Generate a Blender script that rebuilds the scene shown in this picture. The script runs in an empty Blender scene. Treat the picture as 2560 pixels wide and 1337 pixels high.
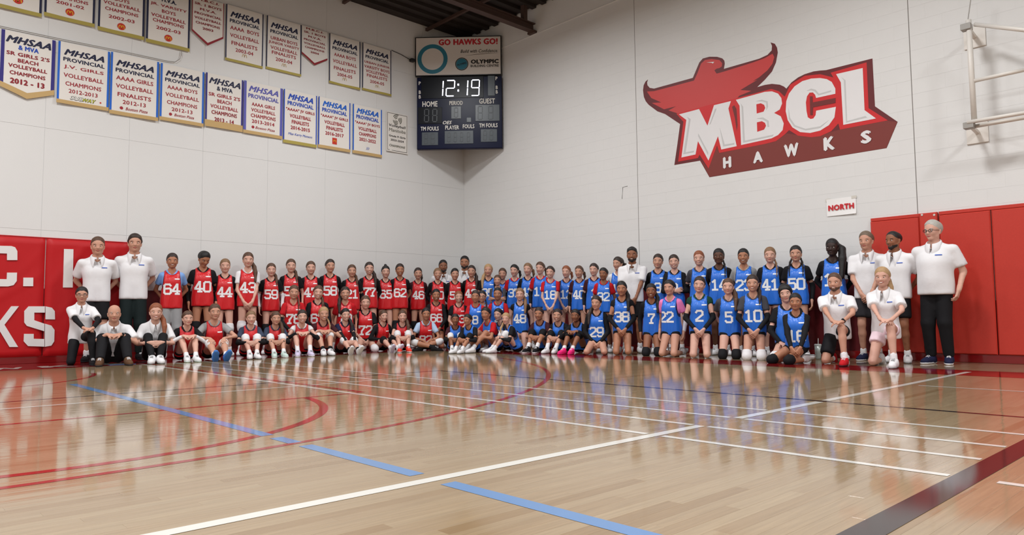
import bpy, bmesh, math, random
import numpy as np
from mathutils import Matrix, Vector
from mathutils.bvhtree import BVHTree
random.seed(7)
SC = bpy.context.scene
COL = SC.collection

# ---------------------------------------------------------------- camera
F = 1790.0                                   # focal length in pixels of a 2560 px wide frame
YAW, PITCH, ROLL = .81833, .06857, -.00916
CH, DR, DL = .63, 10.475, 12.80              # lens height, distance to the right and to the left wall
CAM = np.array([-DR, -DL, CH])               # the corner of the room is the origin
_f = np.array([math.cos(YAW)*math.cos(PITCH), math.sin(YAW)*math.cos(PITCH), math.sin(PITCH)])
_r = np.array([math.sin(YAW), -math.cos(YAW), 0.]); _u = np.cross(_r, _f)
RT = _r*math.cos(ROLL) + _u*math.sin(ROLL); UP = _u*math.cos(ROLL) - _r*math.sin(ROLL)
cam = bpy.data.objects.new('camera', bpy.data.cameras.new('camera')); COL.objects.link(cam)
cam.data.sensor_width = 36; cam.data.lens = F*36/2560; cam.data.clip_end = 200
cam.matrix_world = Matrix(((RT[0], UP[0], -_f[0], CAM[0]), (RT[1], UP[1], -_f[1], CAM[1]), (RT[2], UP[2], -_f[2], CAM[2]), (0, 0, 0, 1)))
SC.camera = cam

# ---------------------------------------------------------------- world, lamps, exposure
W = bpy.data.worlds.new('world'); SC.world = W; W.use_nodes = True
W.node_tree.nodes['Background'].inputs[0].default_value = (.9, .92, 1, 1)
W.node_tree.nodes['Background'].inputs[1].default_value = .08
def lamp(x, y, power, sx=1.1, sy=1.1, z=6.75, col=(.985, .99, 1), aim=None):
    d = bpy.data.lights.new('ceiling_lamp', 'AREA'); d.shape = 'RECTANGLE'; d.size = sx; d.size_y = sy
    d.energy = power; d.color = col; d.spread = math.radians(168)
    o = bpy.data.objects.new('ceiling_lamp', d); COL.objects.link(o); o.location = (x, y, z)
    return o
for lx in (-4.0, -9.6, -15.2, -20.8):
    for ly in (-3.7, -9.3, -14.9, -20.5):
        lamp(lx, ly, 214, .8, .8)
SC.view_settings.view_transform = 'Standard'; SC.view_settings.look = 'None'
SC.view_settings.exposure = 0.0; SC.view_settings.gamma = 1.0; SC.view_settings.use_curve_mapping = False

# ---------------------------------------------------------------- helpers
def ray(x, y): return _f + RT*(x-1280)/F - UP*(y-668.5)/F
def onL(x, y, d=0.): q = ray(x, y); return CAM + q*((DL-d)/q[1])      # a point on (or d in front of) the left wall
def onR(x, y, d=0.): q = ray(x, y); return CAM + q*((DR-d)/q[0])      # the same for the right wall
def onF(x, y): q = ray(x, y); return CAM + q*(-CH/q[2])

def s2l(c): return tuple((v/255/12.92) if v/255 <= .04045 else (((v/255+.055)/1.055)**2.4) for v in c)
MATS = {}
def mat(name, rgb, rough=.6, spec=.5, noise=0., nscale=20., bump=0., bscale=80., metal=0., sheen=0., coat=0., emit=None, estr=1.):
    if name in MATS: return MATS[name]
    m = bpy.data.materials.new(name); m.use_nodes = True; nt = m.node_tree; b = nt.nodes['Principled BSDF']
    c = (*s2l(rgb), 1)
    b.inputs['Base Color'].default_value = c; b.inputs['Roughness'].default_value = rough
    b.inputs['Specular IOR Level'].default_value = spec; b.inputs['Metallic'].default_value = metal
    if sheen: b.inputs['Sheen Weight'].default_value = sheen
    if coat: b.inputs['Coat Weight'].default_value = coat; b.inputs['Coat Roughness'].default_value = .2
    if emit: b.inputs['Emission Color'].default_value = (*s2l(emit), 1); b.inputs['Emission Strength'].default_value = estr
    if noise or bump:
        tc = nt.nodes.new('ShaderNodeTexCoord')
        if noise:
            n = nt.nodes.new('ShaderNodeTexNoise'); n.inputs['Scale'].default_value = nscale; n.inputs['Detail'].default_value = 4
            nt.links.new(tc.outputs['Object'], n.inputs['Vector'])
            mx = nt.nodes.new('ShaderNodeMix'); mx.data_type = 'RGBA'
            mx.inputs['A'].default_value = (*[v*(1-noise) for v in c[:3]], 1); mx.inputs['B'].default_value = (*[min(1, v*(1+noise)) for v in c[:3]], 1)
            nt.links.new(n.outputs['Fac'], mx.inputs['Factor']); nt.links.new(mx.outputs['Result'], b.inputs['Base Color'])
        if bump:
            n2 = nt.nodes.new('ShaderNodeTexNoise'); n2.inputs['Scale'].default_value = bscale; n2.inputs['Detail'].default_value = 3
            nt.links.new(tc.outputs['Object'], n2.inputs['Vector'])
            bp = nt.nodes.new('ShaderNodeBump'); bp.inputs['Strength'].default_value = bump; bp.inputs['Distance'].default_value = .02
            nt.links.new(n2.outputs['Fac'], bp.inputs['Height']); nt.links.new(bp.outputs['Normal'], b.inputs['Normal'])
    MATS[name] = m
    return m

def tag(o, label=None, cat=None, group=None, kind=None):
    if label: o['label'] = label
    if cat: o['category'] = cat
    if group: o['group'] = group
    if kind: o['kind'] = kind
    return o
def link(name, data, parent=None, mw=None):
    o = bpy.data.objects.new(name, data); COL.objects.link(o)
    if parent: o.parent = parent
    if mw is not None: o.matrix_local = mw
    return o
def empty(name, loc=(0, 0, 0), rz=0.):
    o = link(name, None); o.location = loc; o.rotation_euler = (0, 0, rz); o.empty_display_size = .1; return o
def mesh(name, v, f, m=None, smooth=False):
    me = bpy.data.meshes.new(name); me.from_pydata([tuple(p) for p in v], [], [tuple(q) for q in f]); me.update()
    if m is not None:
        for k in (m if isinstance(m, (list, tuple)) else [m]): me.materials.append(k)
    if smooth: me.polygons.foreach_set('use_smooth', np.ones(len(me.polygons), bool))
    return me
class MB:                                    # collects boxes, bars and sheets, builds ONE mesh
    def __init__(s): s.v = []; s.f = []
    def add(s, v, f):
        n = len(s.v); s.v += [tuple(p) for p in v]; s.f += [tuple(i+n for i in q) for q in f]; return s
    def box(s, a, b, bev=0.):
        (x0, y0, z0), (x1, y1, z1) = a, b
        if not bev:
            return s.add([(x0,y0,z0),(x1,y0,z0),(x1,y1,z0),(x0,y1,z0),(x0,y0,z1),(x1,y0,z1),(x1,y1,z1),(x0,y1,z1)],
                         [(0,3,2,1),(4,5,6,7),(0,1,5,4),(1,2,6,5),(2,3,7,6),(3,0,4,7)])
        e = bev; v = []
        for (k, i) in ((0., e), (e, 0.)):      # lower chamfer ring, belt
            v += [(x0+i,y0+i,z0+k),(x1-i,y0+i,z0+k),(x1-i,y1-i,z0+k),(x0+i,y1-i,z0+k)]
        for (k, i) in ((e, 0.), (0., e)):
            v += [(x0+i,y0+i,z1-k),(x1-i,y0+i,z1-k),(x1-i,y1-i,z1-k),(x0+i,y1-i,z1-k)]
        f = [(0,3,2,1),(12,13,14,15)]
        for r in (0, 4, 8):
            for j in range(4): f.append((r+j, r+(j+1) % 4, r+4+(j+1) % 4, r+4+j))
        return s.add(v, f)
    def tube(s, pts, r, n=8):
        pts = [np.array(p, float) for p in pts]; rings = []
        rr = r if isinstance(r, (list, tuple)) else [r]*len(pts)
        for i, p in enumerate(pts):
            d = pts[min(i+1, len(pts)-1)] - pts[max(i-1, 0)]; d /= np.linalg.norm(d)+1e-9
            a = np.cross(d, (0, 0, 1) if abs(d[2]) < .9 else (1, 0, 0)); a /= np.linalg.norm(a); b = np.cross(d, a)
            rings.append([p + rr[i]*(a*math.cos(t)+b*math.sin(t)) for t in [2*math.pi*k/n for k in range(n)]])
        v = [q for g in rings for q in g]; f = []
        for i in range(len(pts)-1):
            for k in range(n): f.append((i*n+k, i*n+(k+1) % n, (i+1)*n+(k+1) % n, (i+1)*n+k))
        f.append(tuple(range(n))[::-1]); f.append(tuple((len(pts)-1)*n+k for k in range(n)))
        return s.add(v, f)
    def poly(s, pts, z0, z1):                # a flat outline with thickness, outline in the local xy plane
        n = len(pts); v = [(p[0], p[1], z0) for p in pts] + [(p[0], p[1], z1) for p in pts]
        a = sum(pts[i][0]*pts[(i+1) % n][1]-pts[(i+1) % n][0]*pts[i][1] for i in range(n))
        top = list(range(n, 2*n)); f = [top if a > 0 else top[::-1]]
        for i in range(n):
            j = (i+1) % n; f.append((i, j, n+j, n+i) if a > 0 else (j, i, n+i, n+j))
        return s.add(v, f)
    def build(s, name, m, parent=None, mw=None, smooth=False): return link(name, mesh(name, s.v, s.f, m, smooth), parent, mw)

def frameL(x, z, d=0.):                      # local x right, y up, z out of the left wall
    return Matrix(((1, 0, 0, x), (0, 0, -1, -d), (0, 1, 0, z), (0, 0, 0, 1)))
def frameR(y, z, d=0.):                      # the same on the right wall
    return Matrix(((0, 0, -1, -d), (-1, 0, 0, y), (0, 1, 0, z), (0, 0, 0, 1)))

TXT = {}
def text_data(s, bold=0., shear=0., spacing=1.):
    k = (s, bold, shear, spacing)
    if k in TXT: return TXT[k]
    c = bpy.data.curves.new('lettering', 'FONT'); c.body = s; c.size = 1; c.shear = shear; c.space_character = spacing+bold*1.2
    c.resolution_u = 2; c.fill_mode = 'FRONT'
    o = bpy.data.objects.new('lettering', c); me = bpy.data.meshes.new_from_object(o)
    bpy.data.objects.remove(o); bpy.data.curves.remove(c)
    n = len(me.vertices); co = np.empty(n*3); me.vertices.foreach_get('co', co); co = co.reshape(-1, 3)
    fa = [tuple(p.vertices) for p in me.polygons]; bpy.data.meshes.remove(me)
    if bold > .005:                            # heavier print: the outline struck several times with small shifts
        sh = [(0, 0), (-bold, 0), (bold, 0), (0, -bold*.7), (0, bold*.7)]; m = len(co)
        fa = [tuple(i+m*q for i in f) for q in range(len(sh)) for f in fa]; co = np.concatenate([co+np.array([x, y, .00035*i]) for i, (x, y) in enumerate(sh)])
    TXT[k] = (co, fa, co.min(0), co.max(0))
    return TXT[k]
def text(s, m, parent, cx, cy, w, h, z=.004, bold=.02, shear=0., name='lettering', rot=0., spacing=1., mw=None):
    co, fa, lo, hi = text_data(s, bold, shear, spacing)
    v = np.zeros_like(co); v[:, 0] = (co[:, 0]-(lo[0]+hi[0])/2)*w/(hi[0]-lo[0]); v[:, 1] = (co[:, 1]-(lo[1]+hi[1])/2)*h/(hi[1]-lo[1])
    cr, sr = math.cos(rot), math.sin(rot)
    v[:, :2] = np.stack([v[:, 0]*cr-v[:, 1]*sr+cx, v[:, 0]*sr+v[:, 1]*cr+cy], 1)
    v[:, 2] = co[:, 2]+([z(p[0], p[1]) for p in v] if callable(z) else z)
    return link(name, mesh(name, v, fa, m), parent, mw)

# ---------------------------------------------------------------- materials of the room
def nodes(name):
    m = bpy.data.materials.new(name); m.use_nodes = True
    return m, m.node_tree, m.node_tree.nodes['Principled BSDF']
def wood_material(name, planks):
    m, nt, b = nodes(name); N = nt.nodes.new; L = nt.links.new
    geo = N('ShaderNodeNewGeometry')
    mp = N('ShaderNodeMapping'); L(geo.outputs['Position'], mp.inputs['Vector'])
    mp.inputs['Scale'].default_value = (1.2, 26, 1)
    gr = N('ShaderNodeTexNoise'); gr.inputs['Scale'].default_value = 3.0; gr.inputs['Detail'].default_value = 6; gr.inputs['Distortion'].default_value = .5
    if planks:
        oi = N('ShaderNodeObjectInfo'); rnd = oi.outputs['Random']
        ad = N('ShaderNodeVectorMath'); ad.operation = 'ADD'
        cb = N('ShaderNodeCombineXYZ'); ml = N('ShaderNodeMath'); ml.operation = 'MULTIPLY'; ml.inputs[1].default_value = 50
        L(rnd, ml.inputs[0]); L(ml.outputs[0], cb.inputs['X']); L(ml.outputs[0], cb.inputs['Y'])
        L(mp.outputs['Vector'], ad.inputs[0]); L(cb.outputs['Vector'], ad.inputs[1]); L(ad.outputs['Vector'], gr.inputs['Vector'])
    else:
        L(mp.outputs['Vector'], gr.inputs['Vector'])
        br = N('ShaderNodeTexBrick'); br.offset = .37; br.offset_frequency = 2; br.squash = 1
        for k, v in (('Scale', 1.), ('Mortar Size', .0012), ('Mortar Smooth', .1), ('Brick Width', .95), ('Row Height', .057), ('Bias', 0.)): br.inputs[k].default_value = v
        br.inputs['Color1'].default_value = (0, 0, 0, 1); br.inputs['Color2'].default_value = (1, 1, 1, 1); br.inputs['Mortar'].default_value = (.35, .35, .35, 1)
        L(geo.outputs['Position'], br.inputs['Vector']); sp = N('ShaderNodeSeparateColor'); L(br.outputs['Color'], sp.inputs['Color']); rnd = sp.outputs['Red']
    cr = N('ShaderNodeValToRGB'); L(rnd, cr.inputs['Fac'])
    e = cr.color_ramp.elements; e[0].position = 0; e[0].color = (*s2l((138, 113, 83)), 1); e[1].position = 1; e[1].color = (*s2l((155, 134, 105)), 1)
    e2 = cr.color_ramp.elements.new(.12); e2.color = (*s2l((148, 125, 96)), 1)
    mx = N('ShaderNodeMix'); mx.data_type = 'RGBA'; mx.blend_type = 'MULTIPLY'; mx.inputs['Factor'].default_value = 1
    g2 = N('ShaderNodeMapRange'); L(gr.outputs['Fac'], g2.inputs['Value']); g2.inputs['From Min'].default_value = .3; g2.inputs['From Max'].default_value = .7; g2.inputs['To Min'].default_value = .86; g2.inputs['To Max'].default_value = 1.04
    L(cr.outputs['Color'], mx.inputs['A']); L(g2.outputs['Result'], mx.inputs['B']); L(mx.outputs['Result'], b.inputs['Base Color'])
    b.inputs['Roughness'].default_value = .075; b.inputs['IOR'].default_value = 1.5
    wv = N('ShaderNodeTexNoise'); wv.inputs['Scale'].default_value = 1.0; wv.inputs['Detail'].default_value = 2
    mp2 = N('ShaderNodeMapping'); mp2.inputs['Scale'].default_value = (1.0, 17.5, 1); L(geo.outputs['Position'], mp2.inputs['Vector']); L(mp2.outputs['Vector'], wv.inputs['Vector'])
    bp = N('ShaderNodeBump'); bp.inputs['Strength'].default_value = .05; bp.inputs['Distance'].default_value = .01; L(wv.outputs['Fac'], bp.inputs['Height']); L(bp.outputs['Normal'], b.inputs['Normal'])
    return m
M_WOOD = wood_material('maple_floor', False); M_PLANK = wood_material('maple_plank', True)
def floor_paint(name, rgb): return mat(name, rgb, .09, .5, noise=.06, nscale=6)
P_WHITE = floor_paint('paint_white', (206, 202, 194)); P_RED = floor_paint('paint_red', (142, 32, 32)); P_BLUE = floor_paint('paint_blue', (88, 126, 172))
P_BLACK = floor_paint('paint_black', (40, 30, 32)); P_STRIPE = floor_paint('paint_stripe_red', (122, 20, 22))
M_SUB = mat('subfloor', (74, 52, 36), .8)
def wall_mat(name, rgb, sc):
    return mat(name, rgb, .55, .3, noise=.025, nscale=sc, bump=.06, bscale=60)
M_WALL = wall_mat('wall_paint_white', (217, 216, 214), .8); M_JOINT = mat('wall_joint', (200, 202, 204), .8)
M_MAROON = mat('wall_paint_maroon', (92, 14, 20), .5, .4, noise=.08, nscale=3)
M_DECK = mat('ceiling_deck', (42, 34, 30), .8); M_STEEL = mat('brown_steel', (74, 54, 46), .6, noise=.1)

# ---------------------------------------------------------------- structure: floor
PW, PL = .057, .95                           # strip width and length
XR0, XR1, YR0, YR1 = -24., .0, -26., .0
floor_mb = MB()
near = [onF(-140, 1345)[:2], onF(2700, 1345)[:2], onF(2700, 1168)[:2], onF(-140, 1168)[:2]]
def span(y):                                 # the x range of the nearby floor in one row of strips
    xs = []
    for i in range(4):
        a, b = near[i], near[(i+1) % 4]
        if (a[1]-y)*(b[1]-y) <= 0 and abs(a[1]-b[1]) > 1e-9: xs.append(a[0]+(b[0]-a[0])*(y-a[1])/(b[1]-a[1]))
    return (min(xs), max(xs)) if len(xs) > 1 else None
r0 = int(math.floor(min(p[1] for p in near)/PW)); r1 = int(math.ceil(max(p[1] for p in near)/PW))
planks = []
def quad(x0, x1, y0, y1):
    if x1-x0 > 1e-6: floor_mb.add([(x0,y0,0),(x1,y0,0),(x1,y1,0),(x0,y1,0)], [(0,1,2,3)])
quad(XR0, XR1, YR0, r0*PW); quad(XR0, XR1, r1*PW, YR1)
for r in range(r0, r1):
    sp = span((r+.5)*PW)
    if not sp: quad(XR0, XR1, r*PW, (r+1)*PW); continue
    off = ((r*7919) % 97)/97*PL
    a = math.floor((sp[0]-off)/PL); b = math.ceil((sp[1]-off)/PL)
    for k in range(a, b): planks.append((off+k*PL, r*PW))
    quad(XR0, off+a*PL, r*PW, (r+1)*PW); quad(off+b*PL, XR1, r*PW, (r+1)*PW)
floor = floor_mb.build('floor', M_WOOD); tag(floor, 'polished maple gymnasium floor with painted court lines', kind='structure')
xs = [p[0] for p in planks]; ys = [p[1] for p in planks]
MB().box((min(xs), min(ys), -.03), (max(xs)+PL, max(ys)+PW, -.006)).build('subfloor', M_SUB, floor)
pm = mesh('plank', MB().box((.0001, .0002, -.012), (PL-.0001, PW-.0002, 0), .0002).v, MB().box((.0001, .0002, -.012), (PL-.0001, PW-.0002, 0), .0002).f, M_PLANK)
planks.sort(key=lambda p: math.hypot(p[0]+PL/2-CAM[0], p[1]-CAM[1]))
for p in planks[:300]:
    link('plank', pm, floor, Matrix.Translation((p[0], p[1], 0)))
if len(planks) > 300:
    mb = MB()
    for p in planks[300:]: mb.box((p[0]+.0001, p[1]+.0002, -.012), (p[0]+PL-.0001, p[1]+PW-.0002, 0), .0002)
    tag(mb.build('planks', M_WOOD, floor), kind='stuff')
# painted court lines, a hair proud of the boards
ZP = [.0006]
def line(a, b, w, m, name='court_line'):
    ZP[0] += .00002; z = ZP[0]
    a, b = np.array(a, float), np.array(b, float); d = (b-a)/np.linalg.norm(b-a); n = np.array([-d[1], d[0]])*w/2
    return link(name, mesh(name, [(*(a-n), z), (*(b-n), z), (*(b+n), z), (*(a+n), z)], [(0, 1, 2, 3)], m), floor)
def arc(c, r, t0, t1, w, m, n=64):
    ZP[0] += .00002; z = ZP[0]; v = []; f = []
    for i in range(n+1):
        t = math.radians(t0+(t1-t0)*i/n)
        v += [(c[0]+(r-w/2)*math.cos(t), c[1]+(r-w/2)*math.sin(t), z), (c[0]+(r+w/2)*math.cos(t), c[1]+(r+w/2)*math.sin(t), z)]
        if i: f.append((2*i-2, 2*i-1, 2*i+1, 2*i))
    return link('court_arc', mesh('court_arc', v, f, m), floor)
line((-24, -.83), (-1.46, -.83), 1.66, P_STRIPE, 'floor_border'); line((-1.84, -1.66), (-1.84, -26), .78, P_STRIPE, 'floor_border')
line((-24, -5.95), (-5.27, -5.95), .05, P_BLACK); line((-5.27, -5.95), (-5.27, -26), .05, P_BLACK)
line((-24, -6.48), (-6.1, -6.48), .045, P_WHITE)
line((-24, -7.44), (-7.25, -7.44), .05, P_RED); line((-7.2, -1.7), (-7.2, -7.44), .05, P_RED)
arc((-9.75, -7.2), 2.03, -210, -7, .062, P_RED); arc((-10, -2.1), 7.36, -128, -20, .05, P_RED); arc((-10, -2.9), 1.76, -140, -4, .05, P_RED)
line((-8.76, -4.55), (-8.76, -9.02), .072, P_BLUE); line((-8.76, -9.12), (-8.76, -9.34), .072, P_BLUE); line((-8.76, -9.45), (-8.76, -10.4), .072, P_BLUE); line((-8.76, -10.6), (-8.76, -11.85), .072, P_BLUE); line((-8.76, -12.05), (-8.76, -26), .072, P_BLUE)
for x in (-6.0, -6.46, -6.87, -7.31):
    line((x, -1.7), (x, -10.46), .045, P_WHITE); line((x, -10.56), (x, -11.89), .045, P_WHITE); line((x, -12.05), (x, -20), .045, P_WHITE)
line((-24, -10.51), (-6.87, -10.51), .062, P_WHITE); line((-6.46, -10.51), (-5.32, -10.51), .062, P_WHITE); line((-5.22, -10.51), (-1.7, -10.51), .062, P_WHITE)
line((-24, -11.95), (-2.3, -11.95), .1, P_BLACK)
line((-3.6, -10.62), (-3.6, -14), .04, P_WHITE)
# white lettering painted into the border by the left wall
for i, ch in enumerate('HAWKS'):
    text(ch, P_WHITE, floor, -10.1+i*.62, -1.2, .46, .42, z=.0022, bold=.05, name='floor_lettering')

# ---------------------------------------------------------------- structure: walls
ZC = 7.17
# left wall: large painted panels with open joints
wl = link('wall_left', mesh('wall_left', MB().box((-24, .0035, 0), (.3, .3, ZC+.6)).v, MB().box((-24, .0035, 0), (.3, .3, ZC+.6)).f, M_JOINT))
tag(wl, 'white painted panel wall with banners', kind='structure')
rows_z = [1.12, 2.01, 3.59, 4.8, 5.98, ZC+.02]
pcache = {}
cols = [0.]
while cols[-1] > -13: cols.append(cols[-1]-1.186)
for i in range(len(cols)-1):
    for j in range(len(rows_z)-1):
        w, h = cols[i]-cols[i+1], rows_z[j+1]-rows_z[j]; k = round(h, 3)
        if k not in pcache:
            b = MB().box((.0015, 0, .0015), (w-.0015, .03, h-.0015), .0015); pcache[k] = mesh('wall_panel', b.v, b.f, M_WALL)
        link('wall_panel', pcache[k], wl, Matrix.Translation((cols[i+1], 0, rows_z[j])))
MB().box((-24, 0, 1.12), (cols[-1]-.002, .03, ZC)).build('wall_panel', M_WALL, wl)
MB().box((-24, -.003, .0), (0, .03, 1.118)).build('wainscot', M_MAROON, wl)
MB().box((-24, -.03, 0), (-.03, .0, .11), .004).build('baseboard_left', P_STRIPE)
tag(bpy.data.objects['baseboard_left'], 'dark red rubber base along the banner wall', kind='structure')
# right wall: painted concrete blocks, 0.4 x 0.2 m in running bond
wr = link('wall_right', mesh('wall_right', MB().box((.0012, -26, 0), (.3, .02, ZC+.6)).v, MB().box((.0012, -26, 0), (.3, .02, ZC+.6)).f, M_JOINT))
tag(wr, 'white painted concrete block wall with the school crest', kind='structure')
BW, BH, BOFF = .4, .2, .18
def block_mesh(w, name='block'):
    b = MB().box((0, -w+.0002, .0006), (.03, -.0002, BH-.0006), .0006); return mesh(name, b.v, b.f, M_WALL)
full = block_mesh(BW); half = block_mesh(BW/2)
blocks = []
VJ = (-4.975, -9.57)                          # the two vertical control joints
nz = int((6.57-.78)/BH)
for c in range(nz+1):
    z = .78+c*BH
    segs = [(0., VJ[0]+.004), (VJ[0]-.004, VJ[1]+.004), (VJ[1]-.004, -14.)]
    for (s0, s1) in segs:
        y = s0; first = c % 2 == 1
        while y > s1+1e-6:
            w = BW/2 if first else BW; first = False
            w = min(w, y-s1)
            if w > .02: blocks.append((y, z, w))
            y -= w
def vis(b):
    p = np.array([0, b[0]-b[2]/2, b[1]+.1])-CAM; dz = p@_f
    if dz < .1: return -1
    px, py = 1280+F*(p@RT)/dz, 668.5-F*(p@UP)/dz
    return 1/dz if -40 < px < 2600 and -30 < py < 700 else -1
blocks.sort(key=lambda b: -vis(b))
wcache = {round(BW, 4): full, round(BW/2, 4): half}
for (y, z, w) in blocks[:300]:
    k = round(w, 4)
    if k not in wcache: wcache[k] = block_mesh(w)
    link('block', wcache[k], wr, Matrix.Translation((0, y, z)))
mb = MB()
for (y, z, w) in blocks[300:]: mb.box((0, y-w+.0002, z+.0006), (.03, y-.0002, z+BH-.0006), .0006)
tag(mb.build('blockwork', M_WALL, wr), kind='stuff')
for vj in VJ: MB().box((-.0005, vj-.005, .78), (.02, vj+.005, 6.57)).build('control_joint', mat('joint_sealant', (120, 114, 110), .8), wr)
ztop = .78+(nz+1)*BH
MB().box((0, -26, ztop+.012), (.03, 0, ZC)).build('upper_wall', M_WALL, wr)
MB().box((0, -26, 0), (.03, -14.0, ztop)).build('plain_wall', M_WALL, wr)
MB().box((-.012, -26, ztop-.012), (.03, 0, ztop+.012), .003).build('ledge', M_WALL, wr)
MB().box((-.003, -14, 0), (.03, 0, .778)).build('wainscot', M_MAROON, wr)
MB().box((-.004, -9.0, .778), (.002, 0, 1.12)).build('wainscot_band', M_MAROON, wr)
MB().box((-.035, -26, 0), (0, -.03, .105), .004).build('baseboard_right', P_STRIPE)
tag(bpy.data.objects['baseboard_right'], 'dark red rubber base along the crest wall', kind='structure')
# a hooked crack left of the long control joint
ck = [onR(1569, 465, .0), onR(1557, 468, .0), onR(1555.5, 497, .0)]
MB().tube([c+np.array([-.001, 0, 0]) for c in ck], .0045, 5).build('wall_crack', mat('crack_dark', (70, 66, 62), .9), wr)
# walls behind the camera close the hall
tag(MB().box((-24.3, -26, 0), (-24, .3, ZC)).build('wall_back', M_WALL), 'plain white wall behind the photographer', kind='structure')
tag(MB().box((-24, -26.3, 0), (.3, -26, ZC)).build('wall_front', M_WALL), 'plain white wall opposite the banners', kind='structure')
# ceiling: dark ribbed deck, brown beams
ce = MB().box((-24, -26, ZC+.02), (.3, .3, ZC+.4)).build('ceiling', M_DECK); tag(ce, 'dark ribbed steel roof deck with brown beams', kind='structure')
rib = mesh('deck_rib', MB().box((-24, -.06, ZC-.05), (-.03, .06, ZC+.03)).v, MB().box((-24, -.06, ZC-.05), (-.03, .06, ZC+.03)).f, M_DECK)
for k in range(40): link('deck_rib', rib, ce, Matrix.Translation((0, -.3-k*.3, 0)))
def beam(y, z, h=.17):
    b = MB(); b.box((-24, y-.075, z), (-.02, y+.075, z+.02)); b.box((-24, y-.075, z+h-.02), (-.02, y+.075, z+h)); b.box((-24, y-.01, z+.02), (-.02, y+.01, z+h-.02))
    return b
e = beam(-2.35, 6.63).build('beam', M_STEEL, ce)
b = MB().box((-.33, -2.40, 6.80), (-.23, -2.30, ZC+.05)); b.box((-.09, -2.45, 6.585), (-.0, -2.25, 6.63)); b.build('beam_hanger', M_STEEL, ce)
beam(-8.35, 6.63).build('beam', M_STEEL, ce); beam(-14.35, 6.63).build('beam', M_STEEL, ce)
for k, x in enumerate((-1.1, -3.2, -5.3, -7.4)):
    MB().box((x-.03, -12, ZC-.11), (x+.03, -.04, ZC-.05)).build('purlin', M_STEEL, ce)
# ================================================================ things on the walls
# ---- red wall pads, left wall
M_PADL = mat('vinyl_red', (182, 18, 24), .5, .3, noise=.05, nscale=3)
M_LET = mat('vinyl_white', (222, 219, 216), .5)
M_PADR = mat('vinyl_orange_red', (188, 50, 36), .5, .4, noise=.07, nscale=40, bump=.08, bscale=260)
def padL(x0, x1, z0, z1, label, seed):
    w, h = x1-x0, z1-z0; rnd = random.Random(seed); nx, ny = 26, 34; v = []; f = []
    cr = [(rnd.uniform(.1, 1.), rnd.uniform(.5, 1.1), rnd.uniform(.5, 1.2), rnd.uniform(.004, .009)) for _ in range(5)]
    for j in range(ny+1):
        for i in range(nx+1):
            u, t = i/nx, j/ny; e = min(u, 1-u, t, 1-t); z = .055-.04*max(0, 1-e/.03)**2
            for (a, b0, sl, am) in cr:             # creases slanting down from the top corner
                d = (t-b0)-sl*(u-a); z += am*math.exp(-(d/.03)**2)*min(1, e/.06)
            v.append((u*w, t*h, z))
    for j in range(ny):
        for i in range(nx): k = j*(nx+1)+i; f.append((k, k+1, k+nx+2, k+nx+1))
    n = len(v); v += [(0, 0, 0), (w, 0, 0), (w, h, 0), (0, h, 0)]
    c = [0, nx, (ny+1)*(nx+1)-1, ny*(nx+1)]
    for k in range(4): f.append((n+k, n+(k+1) % 4, c[(k+1) % 4], c[k]))
    o = link('wall_pad', mesh('wall_pad', v, f, M_PADL, True), None, frameL(x0, z0, .004))
    return tag(o, label, 'wall pad', 'red wall pads')
JX = onL(112.5, 700, .05)[0]; EX = onL(324, 640, .05)[0]
ZT, ZB = 1.885, .085
p0 = padL(JX-1.3, JX-.006, ZB, ZT, 'red vinyl wall pad lettered with a white C and part of KS', 3)
p1 = padL(JX+.006, EX, ZB, ZT, 'red vinyl wall pad with a white letter I behind two tall coaches', 8)
MB().box((JX-2.6, 0, 0), (EX, .012, .02)).build('top_rail', M_PADL, p1, Matrix.Translation((-JX, ZT-ZB+.004, 0)))
def padpoly(pts, parent, sc, ox, oy, x0):    # outlines measured on the pad, placed on its face
    q = []
    for (a, b) in pts:
        w = onL(ox+a/sc, oy+b/sc, .062); q.append((w[0]-x0, w[2]-ZB))
    MB().poly(q, .05, .073).build('lettering', M_LET, parent)
X0 = JX-1.3; X1 = JX+.006
padpoly([(-270,470),(180,480),(240,500),(275,560),(275,705),(110,705),(110,600),(-200,590),(-200,1005),(105,1010),(110,905),(270,905),(265,1040),(215,1105),(130,1125),(-270,1125),(-350,1040),(-350,540)], p0, 6.4, 0, 540, X0)
padpoly([(372,985),(530,985),(528,1122),(368,1122)], p0, 6.4, 0, 540, X0)
padpoly([(1022,527),(1172,532),(1160,1143),(1005,1143)], p1, 6.4, 0, 540, X1)
padpoly([(-180,722),(-85,722),(-85,850),(0,850),(98,722),(165,722),(38,885),(158,1080),(82,1080),(-12,925),(-85,925),(-85,1080),(-180,1080)], p0, 3.517, 0, 560, X0)
padpoly([(393,778),(393,723),(250,723),(212,765),(212,865),(235,895),(388,942),(388,1010),(295,1008),(295,965),(210,965),(207,1030),(245,1072),(388,1077),(388,1077),(388,875),(300,845),(300,778)], p0, 3.517, 0, 560, X0)
padpoly([(399,777),(399,837),(482,838),(480,765),(455,735),(399,723)], p1, 3.517, 0, 560, X1)
padpoly([(393,875),(393,1078),(450,1068),(475,1030),(478,930),(450,892)], p1, 3.517, 0, 560, X1)

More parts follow.
